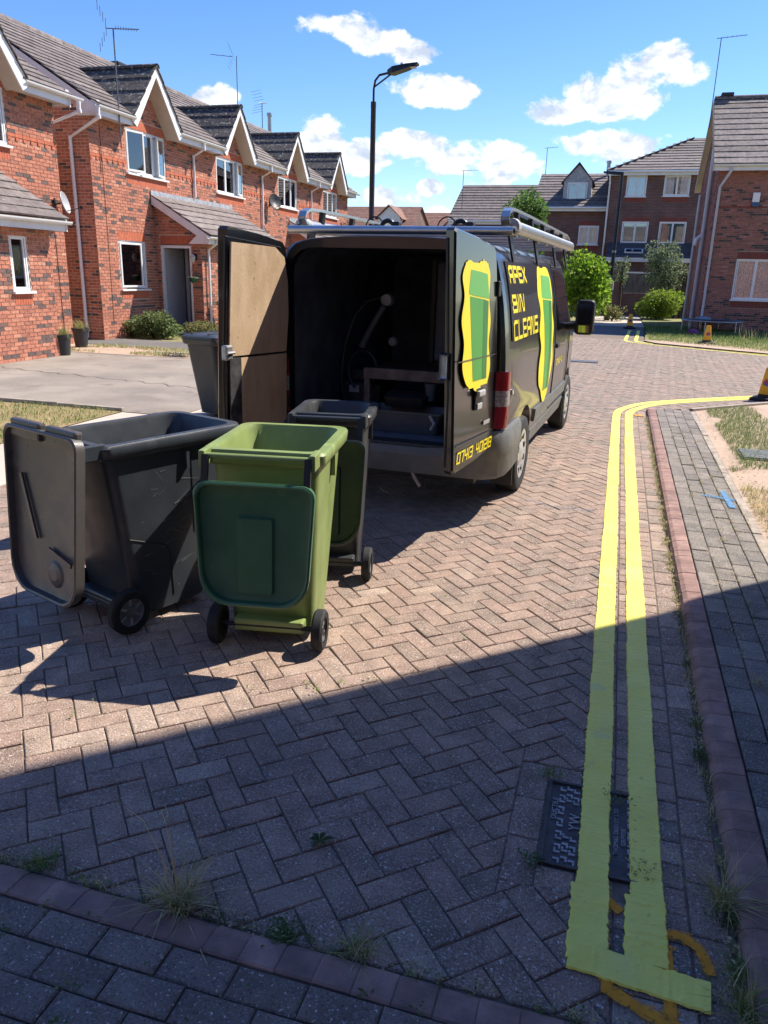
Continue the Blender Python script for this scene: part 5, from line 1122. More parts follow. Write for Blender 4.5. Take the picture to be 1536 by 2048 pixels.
# right door outside: plain yellow-edged green panel, number, handle, badge (v runs from the free edge towards the hinge)
dv = lambda v, z, l: dpt(.755-v, z, l)
def smooth_loop(pts, n=6):
    P = [Vector(p) for p in pts]; m = len(P); out = []
    for i in range(m):
        p0, p1, p2, p3 = P[i-1], P[i], P[(i+1) % m], P[(i+2) % m]
        for k in range(n): t = k/n; out.append(.5*((2*p1)+(p2-p0)*t+(2*p0-5*p1+4*p2-p3)*t*t+(3*p1-p0-3*p2+p3)*t**3))
    return out
def vinyl(name, pts, f, m, parent, dz=.012, sm=True):
    """vinyl shape laid on a curved panel: thin slabs between scan lines of its outline"""
    O = smooth_loop(pts) if sm else [Vector(p) for p in pts]; z0 = min(p.y for p in O); z1 = max(p.y for p in O); b = MB(); n = int((z1-z0)/dz)+1; prev = None
    for k in range(n+1):
        z = min(z1-1e-4, max(z0+1e-4, z0+(z1-z0)*k/n)); xs = []
        for i in range(len(O)):
            p, q = O[i-1], O[i]
            if (p.y > z) != (q.y > z): xs.append(p.x+(q.x-p.x)*(z-p.y)/(q.y-p.y))
        xs.sort(); cur = [(xs[i], xs[i+1]) for i in range(0, len(xs)-1, 2)]
        if prev:
            pz, pi = prev; A, B_ = (pi, cur) if len(pi) == len(cur) else ((pi, pi) if len(pi) < len(cur) else (cur, cur))
            for (a0, a1), (c0, c1) in zip(A, B_): b.add([f(a0, pz, 0), f(a1, pz, 0), f(c1, z, 0), f(c0, z, 0)], [(0, 1, 2, 3)])
        prev = (z, cur)
    return b.build(name, m, parent)
M_VPALE = mat('pale_green_vinyl', (.13, .42, .08), .4, .04, 4, coords='o'); M_VDEEP = mat('deep_green_vinyl', (.03, .17, .022), .4, .04, 4, coords='o')
vinyl('vinyl_panel', [(.16, 1.05), (.09, 1.16), (.12, 1.30), (.08, 1.44), (.13, 1.58), (.10, 1.70), (.20, 1.79), (.34, 1.765), (.48, 1.80), (.59, 1.72), (.575, 1.56), (.605, 1.42), (.57, 1.28), (.60, 1.14), (.545, 1.03), (.44, 1.02), (.36, .985), (.26, 1.02)], lambda v, z, l: dv(v, z, .0012), M_VYEL, dr_)
vinyl('vinyl_panel', [(.27, 1.06), (.52, 1.06), (.56, 1.55), (.22, 1.58)], lambda v, z, l: dv(v, z, .0024), M_VGRN, dr_, sm=False)
vinyl('vinyl_panel', [(.20, 1.59), (.575, 1.56), (.54, 1.715), (.24, 1.735)], lambda v, z, l: dv(v, z, .0026), M_VPALE, dr_, sm=False)
vinyl('vinyl_panel', [(.44, 1.06), (.52, 1.06), (.56, 1.55), (.47, 1.557)], lambda v, z, l: dv(v, z, .0034), M_VDEEP, dr_, sm=False)
flat('letter', lettering('07413 401218', .05, .70, .565, .640, .012, .18), lambda v, z, l: dv(v, z, .001+l), M_VYEL, dr_)
b = MB(); b.box(s*.42, s*.28, FY-.002, FY+.012, .865, 1.01, ch=.006); hd = b.build('handle_recess', M_BLACKPL, dr_, fix=True)
b = MB(); b.box(s*.42, s*.30, FY-.028, FY-.004, .955, .995, ch=.008); b.box(s*.40, s*.31, FY-.012, FY-.003, .868, .91, ch=.006); b.build('lever', mat('pale_lever', (.42, .42, .43), .35, .05, 5, coords='o'), hd, fix=True)
b = MB(); b.box(s*.24, s*.12, FY-.004, FY, .745, .772, ch=.001); b.build('badge', M_HUBC, dr_, fix=True)
b = MB(); b.tube([dpt(u, 1.20, .002) for u in (.02, .4, .74)], .004, 5); b.tube([dpt(u, .685, .002) for u in (.03, .4, .74)], .004, 5); b.build('swage_line', M_PAINT, dr_)
b = MB(); b.box(s*.70, s*.755, .0, .05, 1.10, 1.24, ch=.012); b.build('latch', M_GALV, dr_, fix=True)
# left door inside: two plywood sheets, bare steel strip, latch
def ply(poly, name, m, th=.012, y=.012):
    b = MB(); b.ext([(s2*u, z) for u, z in poly], 'y', y, y+th); b.v = [(v[0], v[1]+.06*max(0, v[2]-1.0), v[2]) for v in b.v]; return b.build(name, m, dl_, fix=True)
ply([(.03, 1.13), (.722, 1.145), (.718, 1.868), (.22, 1.855), (.10, 1.79), (.045, 1.62), (.02, 1.40)], 'plywood_sheet', M_PLY); ply([(.03, .565), (.585, .585), (.59, 1.125), (.025, 1.115)], 'plywood_sheet', M_PLY)
ply([(.592, .56), (.715, .56), (.715, 1.13), (.597, 1.13)], 'steel_strip', mat('scuffed_steel', (.16, .16, .165), .5, .4, 14, metal=.6, col2=(.05, .05, .05), coords='o'))
b = MB(); b.box(.70, .77, .0, .05, 1.12, 1.22, ch=.012); b.tube([(.69, .05, 1.17), (.78, .06, 1.17)], .010, 6); b.build('latch', M_GALV, dl_); b = MB(); b.box(.66, .72, .0, .03, 1.78, 1.86, ch=.006); b.build('upper_catch', M_BLACKPL, dl_)
# ---- side lettering and vinyl
def sv(y, z, l): return (sidex(z)+.0085+l, y, z)
def fine_polys(polys): return polys
for t, y0, y1, z0, z1 in (('APEX', -.71, -.03, 1.655, 1.775), ('BIN', -.71, -.24, 1.455, 1.580), ('CLEANS', -.71, .36, 1.265, 1.405)):
    flat('letter', lettering(t, y0, y1, z0, z1, .026), sv, M_VYEL, van)
flat('letter', lettering('07413 401218', 1.66, 2.30, .865, .925, .010), lambda y, z, l: (sidex(z)+.003+l, y, z), M_VYEL, van)
sv2 = lambda o_: (lambda y, z, l: (sidex(z)+o_, y, z))
vinyl('vinyl_panel', [(.52, .82), (.46, .98), (.54, 1.12), (.45, 1.27), (.53, 1.42), (.44, 1.56), (.50, 1.70), (.64, 1.79), (.82, 1.765), (1.02, 1.80), (1.22, 1.74), (1.29, 1.58), (1.24, 1.42), (1.31, 1.26), (1.25, 1.10), (1.30, .94), (1.20, .80), (1.10, .66), (.94, .60), (.80, .66), (.68, .74)], sv2(.0100), M_VYEL, van)
vinyl('vinyl_panel', [(.80, .72), (1.12, .72), (1.19, 1.50), (.68, 1.52)], sv2(.0114), M_VGRN, van, sm=False)
vinyl('vinyl_panel', [(.64, 1.53), (1.23, 1.51), (1.18, 1.71), (.70, 1.72)], sv2(.0118), M_VPALE, van, sm=False)
vinyl('vinyl_panel', [(1.01, .72), (1.12, .72), (1.19, 1.50), (1.05, 1.505)], sv2(.0126), M_VDEEP, van, sm=False)
# ---- roof rack
rk = link('roof_rack', None, van)
for sg in (1, -1):
    b = MB(); b.tube([(sg*.80, -.55, 2.03), (sg*.80, 2.85, 2.03)], .047, 14); b.build('side_rail', M_ALU, rk, smooth=40)
    P = [(-.55, 2.03), (-.64, 2.05), (-.67, 2.08), (-.64, 2.12), (-.56, 2.145), (-.40, 2.15)]+[(y, 2.15-.008*max(0, y)) for y in (.2, .8, 1.4, 2.0, 2.6)]+[(2.82, 2.10), (2.90, 2.05)]
    b = MB(); b.loft([[(sg*(.765-.030), y, z-.009), (sg*(.765+.030), y, z-.009), (sg*(.765+.030), y, z+.011), (sg*(.765-.030), y, z+.011)] for y, z in P], True, True); b.build('upper_rail', M_ALU, rk, fix=True)
    b = MB(); b.lathe([(.0, -.62), (.055, -.60), (.060, -.54), (.05, -.48)], 14, 'y', (sg*.80, 0, 2.03)); b.build('end_cap', mat('light_grey_plastic', (.42, .42, .40), .45, .05, 5), rk, smooth=40)
    for yy in (-.28, .35, .98, 1.6, 2.25): b = MB(); b.bar((sg*.78, yy, 2.05), (sg*.768, yy, 2.142), .035, .05, (0, 1, 0)); b.build('post', M_BLACKPL, rk)
    for yy in (-.50, .62, 1.75, 2.6):
        b = MB(); b.add([(sg*.76, yy-.05, 2.0), (sg*.76, yy+.09, 2.0), (sg*.80, yy+.05, 1.80), (sg*.80, yy-.01, 1.80), (sg*.775, yy-.05, 2.0), (sg*.775, yy+.09, 2.0), (sg*.815, yy+.05, 1.80), (sg*.815, yy-.01, 1.80)], [(0, 1, 2, 3), (7, 6, 5, 4), (0, 4, 5, 1), (1, 5, 6, 2), (2, 6, 7, 3), (3, 7, 4, 0)]); b.build('bracket', M_BLACKPL, rk, fix=True)
b = MB(); b.tube([(-.84, -.73, 1.995), (.84, -.73, 1.995)], .030, 14); b.build('rear_roller', M_ALU, rk, smooth=40)
for sg in (1, -1): b = MB(); b.tube([(sg*.83, -.73, 1.995), (sg*.835, -.66, 2.0), (sg*.80, -.58, 2.03)], .024, 8); b.build('roller_arm', M_BLACKPL, rk, smooth=40)
for yy in (-.35, .15, .65, 1.15, 1.65, 2.15, 2.6): b = MB(); b.box(-.80, .80, yy-.025, yy+.025, 1.972, 1.998, ch=.005); b.build('cross_bar', M_ALU, rk)
for k, (xx, yy, lab) in enumerate(((-.50, -.15, 'black and silver ladder clamp on the rack nearer the houses'), (.14, -.15, 'black and silver ladder clamp at the middle of the rack'))):
    wp = van.matrix_world if False else Matrix.Translation(van.location) @ Matrix.Rotation(van.rotation_euler.z, 4, 'Z'); p = wp @ Vector((xx, yy+.5, 2.0))
    c_ = thing('ladder_clamp', lab, 'clamp', p, van.rotation_euler.z)
    b = MB(); b.box(-.13, .15, -.05, .05, 0, .05, ch=.01); b.box(.10, .17, -.04, .04, .05, .12, ch=.01); b.build('jaw', M_BLACKPL, c_)
    b = MB(); b.tube([(-.24, 0, .045), (-.10, 0, .055)], .024, 10); b.tube([(.13, 0, .07), (.30, 0, .06)], .016, 8); b.build('clamp_tube', mat('pale_metal', (.62, .62, .60), .35, .05, 6, metal=.5), c_, smooth=40)
    b = MB(); b.tube([(-.06+.085*math.cos(R(a)), 0, .06+.10*math.sin(R(a))) for a in range(0, 181, 20)], .006, 6); b.tube([(.05+.06*math.cos(R(a)), .02, .06+.07*math.sin(R(a))) for a in range(0, 181, 20)], .020, 8); b.build('strap_loop', M_BLACKPL, c_, smooth=40)
# ---- equipment inside
VM = Matrix.Translation(van.location) @ Matrix.Rotation(van.rotation_euler.z, 4, 'Z')
def inside(name, label, cat, x, y, z): return thing(name, label, cat, VM @ Vector((x, y, z)), van.rotation_euler.z)
tk = inside('water_tank', 'tall dark blue water tank at the right of the van interior', 'tank', .30, .75, .55); b = MB(); b.box(-.42, .42, 0, .60, .38, 1.27, ch=.03)
b.build('tank_body', mat('dark_blue_plastic', (.19, .24, .33), .4, .2, 3), tk); b = MB(); b.box(-.44, -.40, -.03, 0, .0, 1.27); b.build('corner_post', mat('grey_steel', (.07, .075, .08), .5, .2, 8), tk); b = MB(); b.box(.0, .40, -.006, 0, .55, 1.2); b.build('pale_sheet', mat('grey_blue_sheet', (.52, .55, .58), .5, .25, 3), tk)
bn = inside('work_bench', 'brown framed bench across the right of the van interior', 'bench', -.10, .10, .545); b = MB(); b.box(-.32, .80, -.30, .42, .36, .40, ch=.004); b.build('top', mat('brown_bench', (.13, .09, .07), .55, .3, 6), bn)
b = MB(); b.box(-.32, .80, -.335, -.30, .32, .41, ch=.006); b.build('front_rail', mat('worn_brown_steel', (.25, .19, .155), .5, .3, 9), bn)
for (xx, yy) in ((-.29, -.30), (.76, -.30), (-.29, .38), (.76, .38)): b = MB(); b.box(xx-.025, xx+.025, yy-.025, yy+.025, 0, .36); b.build('leg', MATS['worn_brown_steel'], bn)
cp = inside('paint_pot', 'small pale pot under the bench in the van', 'pot', .22, -.18, .545); b = MB(); b.lathe([(.035, 0), (.05, .13), (.055, .14), (.045, .14), (.035, .02)], 16); b.build('pot_body', mat('pale_pot', (.24, .24, .23), .5), cp, smooth=40)
cp.location = VM @ Vector((.16, -.22, .72))
ty = inside('storage_box', 'grey plastic storage box on the van floor under the bench', 'box', .10, -.60, .545); b = MB(); b.loft([[(x, y, z) for x, y in rrect(-.30-e_, .30+e_, -.16-e_, .16+e_, .03)] for z, e_ in ((.0, -.03), (.15, .0), (.155, .015), (.165, .015), (.165, .0), (.02, -.035))], True, True); b.build('tub', mat('slate_plastic', (.09, .10, .115), .5, .15, 6), ty, smooth=35)
b = MB(); b.tube([(.22, -.17, .15), (.26, -.19, .10), (.24, -.2, .05)], .014, 6); b.build('rope_end', mat('pale_rope', (.40, .40, .38), .8), ty)
bg_ = inside('tool_bag', 'black tool bag on the storage box in the van', 'bag', .05, -.52, .715); b = MB(); b.loft([[(x, y, z) for x, y in rrect(-.16+e_, .16-e_, -.07+e_, .07-e_, .03)] for z, e_ in ((0, .0), (.07, -.01), (.11, .03))], True, True); b.build('bag_body', M_BLACKPL, bg_, smooth=50)
pw = inside('pressure_washer', 'dark pressure washer with curled hose at the left of the van interior', 'machine', -.52, .12, .545)
b = MB(); b.box(-.18, .18, -.16, .16, 0, .26, ch=.03); b.box(-.14, .14, -.13, .13, .26, .36, ch=.02); b.build('engine', mat('dark_machine', (.03, .03, .034), .45, .3, 14), pw); b = MB(); b.box(-.10, -.01, -.168, -.161, .17, .23); b.build('plate', M_HUBC, pw)
b = MB(); b.tube([(-.14+.02*math.sin(k), -.20, .05+.012*k*k*.9) for k in range(0, 8)]+[(-.05, -.2, .80), (.06, -.2, .93), (.20, -.2, .97)], .010, 6); b.tube([(.03+.13*math.cos(R(a)), -.19, .36+.17*math.sin(R(a))) for a in range(-60, 241, 20)], .012, 6); b.build('hose', mat('black_hose', (.03, .03, .033), .4, .1, 9), pw, smooth=40)
b = MB(); b.tube([(.03, -.22, .56), (.10, -.22, .70), (.22, -.22, .90)], [.030, .028, .026], 10); b.build('ribbed_hose', mat('grey_ribbed', (.08, .085, .095), .5, .2, 9), pw, smooth=40); b = MB(); b.lathe([(.02, -.06), (.045, -.05), (.052, .02), (.04, .06)], 14, 'y', (.26, -.24, .95)); b.build('nozzle', mat('pale_nozzle', (.34, .34, .34), .4), pw, smooth=40)
b = MB(); b.lathe([(.03, 0), (.04, .01), (.04, .03), (.0, .03)], 12, 'y', (.31, -.25, .62)); b.build('gauge', mat('pale_gauge', (.14, .15, .16), .4), pw, smooth=40)
# ------------------------------------------------------------------ wheelie bins
def plastic(name, c, r=.42, sc=None):
    return mat(name, c, r, .10, 5, bump=.10, bscale=160, coords='o', spots=[(7, .68, tuple(min(1, x*1.5+.02) for x in c), .35)]+([(26, .72, sc, .7)] if sc else []))
def wheelie(label, loc, rz, w, d, h, wr, mb_, ml, lid='hang', hub=None, tap=.78, inner=None, lid_len=None, lid_in=None, raised=True, panels=False, group='wheelie bins around the van', track=None, lid_top=-.085, lid_out=-.055, back=0., lid_w=.93):
    """y = 0 is the handle side; the body widens upwards; rim at height h"""
    t = thing('wheelie_bin', label, 'bin', loc, rz, group)
    y0 = .03; hw = w/2; tk_ = track/2 if track else hw-.012
    def rg(z, e=0., k=None):
        q = (z/h) if k is None else k; f = tap+(1-tap)*q
        x = (hw-.035)*f+e; ya = y0+.035+(1-q)*.09-back*max(0, (q-.25)/.75); yb = d*(.70+.26*q)
        return [(px_, py_, z) for px_, py_ in rrect(-x, x, ya-e, yb+e, [.05, .05, .07, .07], 4)]
    b = MB()
    R_ = [rg(.045), rg(.10), rg(.30), rg(.60*h), rg(h-.075), rg(h-.07, .022), rg(h-.055, .032), rg(h-.012, .034), rg(h, .026), rg(h, -.012), rg(h-.02, -.018), rg(.5*h, -.02), rg(.16, -.024)]
    b.loft(R_, True, True); b.build('bin_body', mb_, t, smooth=38, fix=True)
    if panels:      # moulded panel grooves on the visible sides
        sc_ = MB(); rs = random.Random(8)
        for _ in range(46):          # pale scratches on the side
            yy = rs.uniform(.2, d*.85); zz = rs.uniform(.2, h-.15); l = rs.uniform(.02, .12); a = rs.gauss(.15, .35); wv = rs.uniform(.0006, .0018); x0_ = lambda z: (hw-.035)*(tap+(1-tap)*z/h)+.0022
            P = [(yy, zz-wv), (yy+l*math.cos(a), zz+l*math.sin(a)-wv*.3), (yy+l*math.cos(a), zz+l*math.sin(a)+wv*.3), (yy, zz+wv)]; sc_.add([(x0_(q[1]), q[0], q[1]) for q in P], [(0, 1, 2, 3)])
        sc_.build('scratches', mat('scratched_plastic', (.26, .27, .28), .6, .2, 30), t, kind='stuff')
        for sg in (1, -1):
            f = lambda z: (hw-.035)*(tap+(1-tap)*z/h)+.0005
            for P in ([(.60*d, h-.12), (.615*d, .42), (.68*d, .38), (.80*d, .42)], [(.13, .46), (.34, .38), (.36, .34), (.375, .10)]):
                g = MB(); g.tube([(sg*f(z), y, z) for y, z in P], .0035, 5); g.build('groove', M_BLACKPL, t)
    # front lip, stiffening ribs under the rim
    for sg in (1, -1):
        g = MB(); g.box(min(sg*(hw-.02), sg*(hw-.045)), max(sg*(hw-.02), sg*(hw-.045)), d*.55, d*.55+.018, h-.18, h-.07); g.build('rib', mb_, t)
    # handle on its two brackets
    HB = -back
    b = MB(); b.tube([(-hw*.86, -.035+HB, h-.012), (hw*.86, -.035+HB, h-.012)], .0135, 10); ha = b.build('handle', mb_, t, smooth=40)
    for sg in (-1, 1):
        g = MB(); xx = sg*hw*.86; g.box(xx-.014, xx+.014, -.052+HB, .07+HB, h-.06, h+.012, ch=.006); g.build('bracket', mb_, ha)
    # axle and wheels
    b = MB(); b.tube([(-tk_, .085, wr), (tk_, .085, wr)], .012, 8); b.build('axle', M_BLACKPL, t)
    b = MB(); b.box(-hw*.60, hw*.60, .075, .15, wr-.03, wr+.03, ch=.01); b.build('axle_housing', mb_, t)
    for sg in (-1, 1):
        wl = link('wheel', None, t, loc=(sg*tk_, .085, wr)); g = MB(); g.lathe([(wr*.62, -.022), (wr*.90, -.026), (wr, -.017), (wr, .017), (wr*.90, .026), (wr*.62, .022)], 30, 'x', cap=False); g.build('tyre', M_TYRE, wl, smooth=35, fix=True)
        g = MB(); g.lathe([(.006, .012*sg), (wr*.22, .016*sg), (wr*.28, .006*sg), (wr*.56, .010*sg), (wr*.63, .018*sg), (wr*.63, -.018*sg), (.006, -.010*sg)], 30, 'x'); hb = g.build('hub', hub or M_GTRIM, wl, smooth=30, fix=True)
        for k in range(6): s_ = MB(); s_.M = Matrix.Rotation(2*math.pi*k/6, 4, 'X'); s_.box(min(sg*.007, sg*.013), max(sg*.007, sg*.013), -.006, .006, wr*.26, wr*.58); s_.build('spoke', M_GALV, hb)
    L_ = lid_len or d*.92
    if lid == 'hang':
        lw_ = hw*lid_w; tilt = R(4.5)
        lm = Matrix.Translation((0, lid_out+HB, h-.03)) @ Matrix.Rotation(-tilt, 4, 'X')
        def lr(y, e, zt=lid_top): 
            o_ = rrect(-lw_+e, lw_-e, -L_+e, zt-e, [.13, .13, .055, .055], 5); return [(px_*(1-.16*max(0, (-pz-L_*.30)/L_)), y, pz) for px_, pz in o_]
        g = MB(); g.M = lm; g.loft([lr(.0, .0), lr(-.045, -.004), lr(-.050, .004), lr(-.046, .012), lr(-.016, .016), lr(-.006, .05)], True, True); li = g.build('lid', ml, t, smooth=35, fix=True)
        if raised:
            g = MB(); g.M = lm; g.loft([[(x, y, z) for x, z in rrect(-.075-e, .075+e, -L_+.05, -.24+e, .012, 3)] for y, e in ((-.004, .010), (-.020, 0))], False, True); g.build('raised_panel', lid_in or ml, li, smooth=25, fix=True)
        else:
            g = MB(); g.M = lm; g.lathe([(.07, -.004), (.055, -.014), (.03, -.020)], 14, 'y', (.05, 0, -L_+.12)); g.build('boss', lid_in or ml, li, fix=True)
            g = MB(); g.M = lm; g.bar((-.20, -.02, -.14), (-.08, -.02, -L_*.62), .012, .02); g.bar((.02, -.02, -L_*.66), (.20, -.02, -L_*.72), .010, .02); g.build('stiffener', lid_in or ml, li)
            g = MB(); g.M = lm; g.box(-lw_+.03, -.02, -.03, .012, .03, .115, ch=.012); g.box(.03, lw_-.03, -.03, .012, .03, .115, ch=.012); g.build('hinge_grip', ml, li)
        for sg in ((-1, 1) if raised else ()):
            g = MB(); xx = sg*hw*.80; g.bar((xx, -.045+HB, h-.005), (xx, -.075+HB, h-.12), .028, .020, (0, 1, 0)); g.build('hinge_arm', M_BLACKPL if raised else ml, li)
    else:
        g = MB()
        def cr(z, e, k=1.): return [(px_, py_, z) for px_, py_ in rrect(-hw*.99+e, hw*.99-e, -.03+e, d*1.0-e, .06, 4)]
        g.loft([cr(h-.015, 0), cr(h+.02, -.002), cr(h+.035, .02), cr(h+.045, .07), cr(h+.05, .12)], True, True); li = g.build('lid', ml, t, smooth=38, fix=True)
        for sg in (-1, 1): s_ = MB(); s_.bar((sg*hw*.5, .05, h+.05), (sg*hw*.5, d*.9, h+.05), .03, .018); s_.build('lid_rib', ml, li)
    return t
M_GREEN = plastic('green_bin_plastic', (.235, .305, .098), .42, (.36, .42, .2)); M_DGREEN = plastic('dark_green_lid', (.055, .150, .070), .42, (.06, .12, .09)); M_GREY = plastic('dark_grey_bin_plastic', (.044, .052, .062), .40, (.20, .21, .22)); M_CHAR = plastic('charcoal_bin_plastic', (.046, .050, .053), .40); M_BLIDIN = plastic('brown_grey_lid', (.092, .085, .080), .34)
def unit(rz): return Vector((-math.sin(rz), math.cos(rz), 0)), Vector((math.cos(rz), math.sin(rz), 0))
rz = R(9.5); f_, r_ = unit(rz); gp = Vector((-1.4285, 3.025, 0))-f_*.085
wheelie('green wheelie bin standing open, its dark green lid hanging behind', gp, rz, .560, .69, .950, .098, M_GREEN, M_DGREEN, hub=M_BLACKPL, lid_len=.625, track=.492, tap=.80)
rz = R(-20.5); f_, r_ = unit(rz); gp = Vector((-2.335, 3.02, 0))-f_*.10
wheelie('large dark grey wheelie bin open at the left with scratched side', gp, rz, .56, .84, .935, .112, M_GREY, M_BLIDIN, hub=M_GTRIM, raised=False, panels=True, lid_len=.70, tap=.84, track=.49, lid_top=.085, lid_out=-.06, back=.045, lid_w=1.06)
rz = R(11); f_, r_ = unit(rz); gp = Vector((-1.455, 3.93, 0))-f_*.085
wheelie('slim charcoal wheelie bin open behind the green bin', gp, rz, .455, .52, .965, .095, M_CHAR, plastic('blackish_green_lid', (.016, .034, .028), .4), hub=M_GTRIM, lid_len=.66)
wheelie('dark wheelie bin with closed lid half hidden behind the plywood-lined door', (-4.46, 8.66, 0), R(166), .52, .66, .93, .098, M_CHAR, M_GREY, lid='closed')
# ------------------------------------------------------------------ street furniture and small things
M_LBLACK = mat('black_column_paint', (.012, .012, .014), .4, .15, 6)
lp = thing('street_lamp', 'tall black street lamp with LED head rising behind the van', 'street lamp', (-5.47, 17.28, 0))
b = MB(); b.lathe([(.085, 0), (.085, 1.3), (.06, 1.36), (.055, 5.05), (.058, 5.06), (.058, 5.16), (.0, 5.17)], 16); b.build('column', M_LBLACK, lp, smooth=40)
b = MB(); b.tube([(0, 0, 5.1), (0, 0, 5.40), (.03, 0, 5.56), (.12, 0, 5.66), (.36, 0, 5.70)], .024, 8); b.tube([(.01, 0, 5.44), (.36, 0, 5.66)], .017, 6); b.build('bracket', M_LBLACK, lp, smooth=40)
b = MB(); b.loft([[(.30, -.05, 5.66), (.30, .05, 5.66), (.30, .05, 5.74), (.30, -.05, 5.74)], [(.42, -.13, 5.66), (.42, .13, 5.66), (.42, .12, 5.79), (.42, -.12, 5.79)], [(.72, -.13, 5.74), (.72, .13, 5.74), (.72, .11, 5.83), (.72, -.11, 5.83)], [(.95, -.09, 5.82), (.95, .09, 5.82), (.95, .08, 5.85), (.95, -.08, 5.85)]], True, True); hd = b.build('lamp_head', M_LBLACK, lp, fix=True, smooth=30)
b = MB(); b.lathe([(.035, 0), (.035, .05), (.0, .07)], 10, 'z', (.60, 0, 5.82)); b.build('photocell', M_CURT, hd); b = MB(); b.box(.62, .90, -.08, .08, 5.765, 5.772); b.build('lens', M_CLEAR, hd)
lp = thing('street_lamp', 'black street lamp with pale sleeve beside the laurel bush', 'street lamp', (-.51, 35.76, 0))
b = MB(); b.lathe([(.13, 0), (.13, 1.45), (.08, 1.55), (.06, 5.85), (.0, 5.86)], 16); b.build('column', M_LBLACK, lp, smooth=40); b = MB(); b.lathe([(.136, 1.25), (.136, 1.62), (.10, 1.63)], 16, cap=False); b.lathe([(.085, 2.78), (.085, 2.86)], 12, cap=False); b.build('sleeve', mat('pale_sleeve', (.42, .42, .42), .5), lp, smooth=40)
b = MB(); b.loft([[(.06, -.06, 5.80), (.06, .06, 5.80), (.06, .06, 5.92), (.06, -.06, 5.92)], [(-.35, -.11, 5.84), (-.35, .11, 5.84), (-.35, .10, 5.95), (-.35, -.10, 5.95)], [(-.75, -.07, 5.90), (-.75, .07, 5.90), (-.75, .06, 5.96), (-.75, -.06, 5.96)]], True, True); b.build('lamp_head', M_LBLACK, lp, fix=True)
# no-waiting cones
M_CONE = mat('yellow_cone_plastic', (.78, .40, .012), .45, .06, 4, coords='o'); M_SIGNB = mat('sign_blue', (.03, .10, .38), .5, .02, 4); M_SIGNR = mat('sign_red', (.55, .03, .03), .5, .02, 4)
def cone(label, loc, rz, k):
    c = thing('traffic_cone', label, 'cone', loc, rz, 'yellow no-waiting cones'); sq = lambda w_, d_, z: [(x*k, y*k, z*k) for x, y in rrect(-w_, w_, -d_, d_, min(w_, d_)*.35, 3)]
    b = MB(); b.loft([sq(.21, .21, 0), sq(.215, .215, .02), sq(.20, .20, .045), sq(.115, .10, .06)], True, True); b.build('base', M_TYRE, c, smooth=30)
    b = MB(); b.loft([sq(.118, .10, .055), sq(.112, .095, .10)], True, True); b.build('black_skirt', M_BLACKPL, c)
    b = MB(); b.loft([sq(.110, .093, .10), sq(.062, .045, .50), sq(.055, .040, .515)], True, True); b.build('cone_body', M_CONE, c, smooth=30)
    for sg in (-1, 1):
        SMx = Matrix.Translation((0, sg*.0775*k, .27*k)) @ Matrix.Rotation(sg*-R(6.8), 4, 'X') @ Matrix.Rotation(0 if sg < 0 else math.pi, 4, 'Z')
        b = MB(); b.M = SMx; b.lathe([(.0, -.003*k), (.062*k, -.003*k), (.062*k, .0)], 20, 'y'); sgn_ = b.build('sign_disc', M_SIGNR, c); b = MB(); b.M = SMx; b.lathe([(.0, -.005*k), (.045*k, -.005*k), (.045*k, -.003*k)], 20, 'y'); b.build('blue_centre', M_SIGNB, sgn_); b = MB(); b.M = SMx; b.bar((-.035*k, -.006*k, .035*k), (.035*k, -.006*k, -.035*k), .012*k, .003*k, (0, 1, 0)); b.build('slash', M_SIGNR, sgn_)
    return c
cone('yellow cone with blue sign discs at the near corner, cut by the frame', (2.27, 12.86, .0), R(-22), .96); cone('yellow cone on the soil strip before the trampoline', (2.43, 23.75, .04), R(8), .95); cone('small yellow cone at the far end of the double lines', (.40, 30.2, .0), R(5), 1.0)
# trampoline
tr = thing('trampoline', 'low round trampoline with black mat beside the right-hand house', 'trampoline', (3.05, 28.95, .03)); TRr = .98; TZ = .41
b = MB(); b.tube([(TRr*math.cos(R(a)), TRr*math.sin(R(a)), TZ) for a in range(0, 360, 10)], .022, 8, closed=True); b.build('ring', M_GALV, tr, smooth=60); b = MB(); b.lathe([(TRr*.80, TZ-.004), (TRr*.80, TZ+.004)], 36); b.build('mat', M_BLACKPL, tr); b = MB(); b.lathe([(TRr*.80, TZ+.006), (TRr*.97, TZ+.022), (TRr*.97, TZ+.01), (TRr*.80, TZ)], 36, cap=False); b.build('spring_cover', mat('faded_blue_grey', (.20, .23, .25), .7, .2, 6), tr, smooth=50)
for k in range(6): a = R(k*60+12); b = MB(); b.tube([(TRr*math.cos(a), TRr*math.sin(a), TZ), (TRr*1.02*math.cos(a), TRr*1.02*math.sin(a), 0)], .019, 6); b.build('leg', M_GALV, tr)
b = MB(); rr = random.Random(3); b.loft([[(s_*.10*(1+.25*math.sin(3*t+z*20))*math.cos(t)*1.6, s_*.10*(1+.2*math.cos(4*t))*math.sin(t), z) for t in [2*math.pi*k/12 for k in range(12)]] for z, s_ in ((0, 1.2), (.07, 1.25), (.15, .9), (.20, .35))], True, True); b.build('crumpled_cloth', mat('magenta_cloth', (.30, .055, .22), .8, .25, 12), label='crumpled magenta cloth lying on the lawn', cat='cloth', loc=(2.35, 27.4, .03), smooth=60)
b = MB(); b.loft([[(s_*.16*math.cos(t)*1.5, s_*.10*math.sin(t), z) for t in [2*math.pi*k/12 for k in range(12)]] for z, s_ in ((0, 1.1), (.05, 1.1), (.10, .6))], True, True); b.build('folded_sheet', mat('pale_blue_cloth', (.26, .33, .40), .8, .2, 9), label='pale blue folded sheet on the trampoline edge', cat='cloth', loc=(2.82, 29.62, .44), smooth=60)
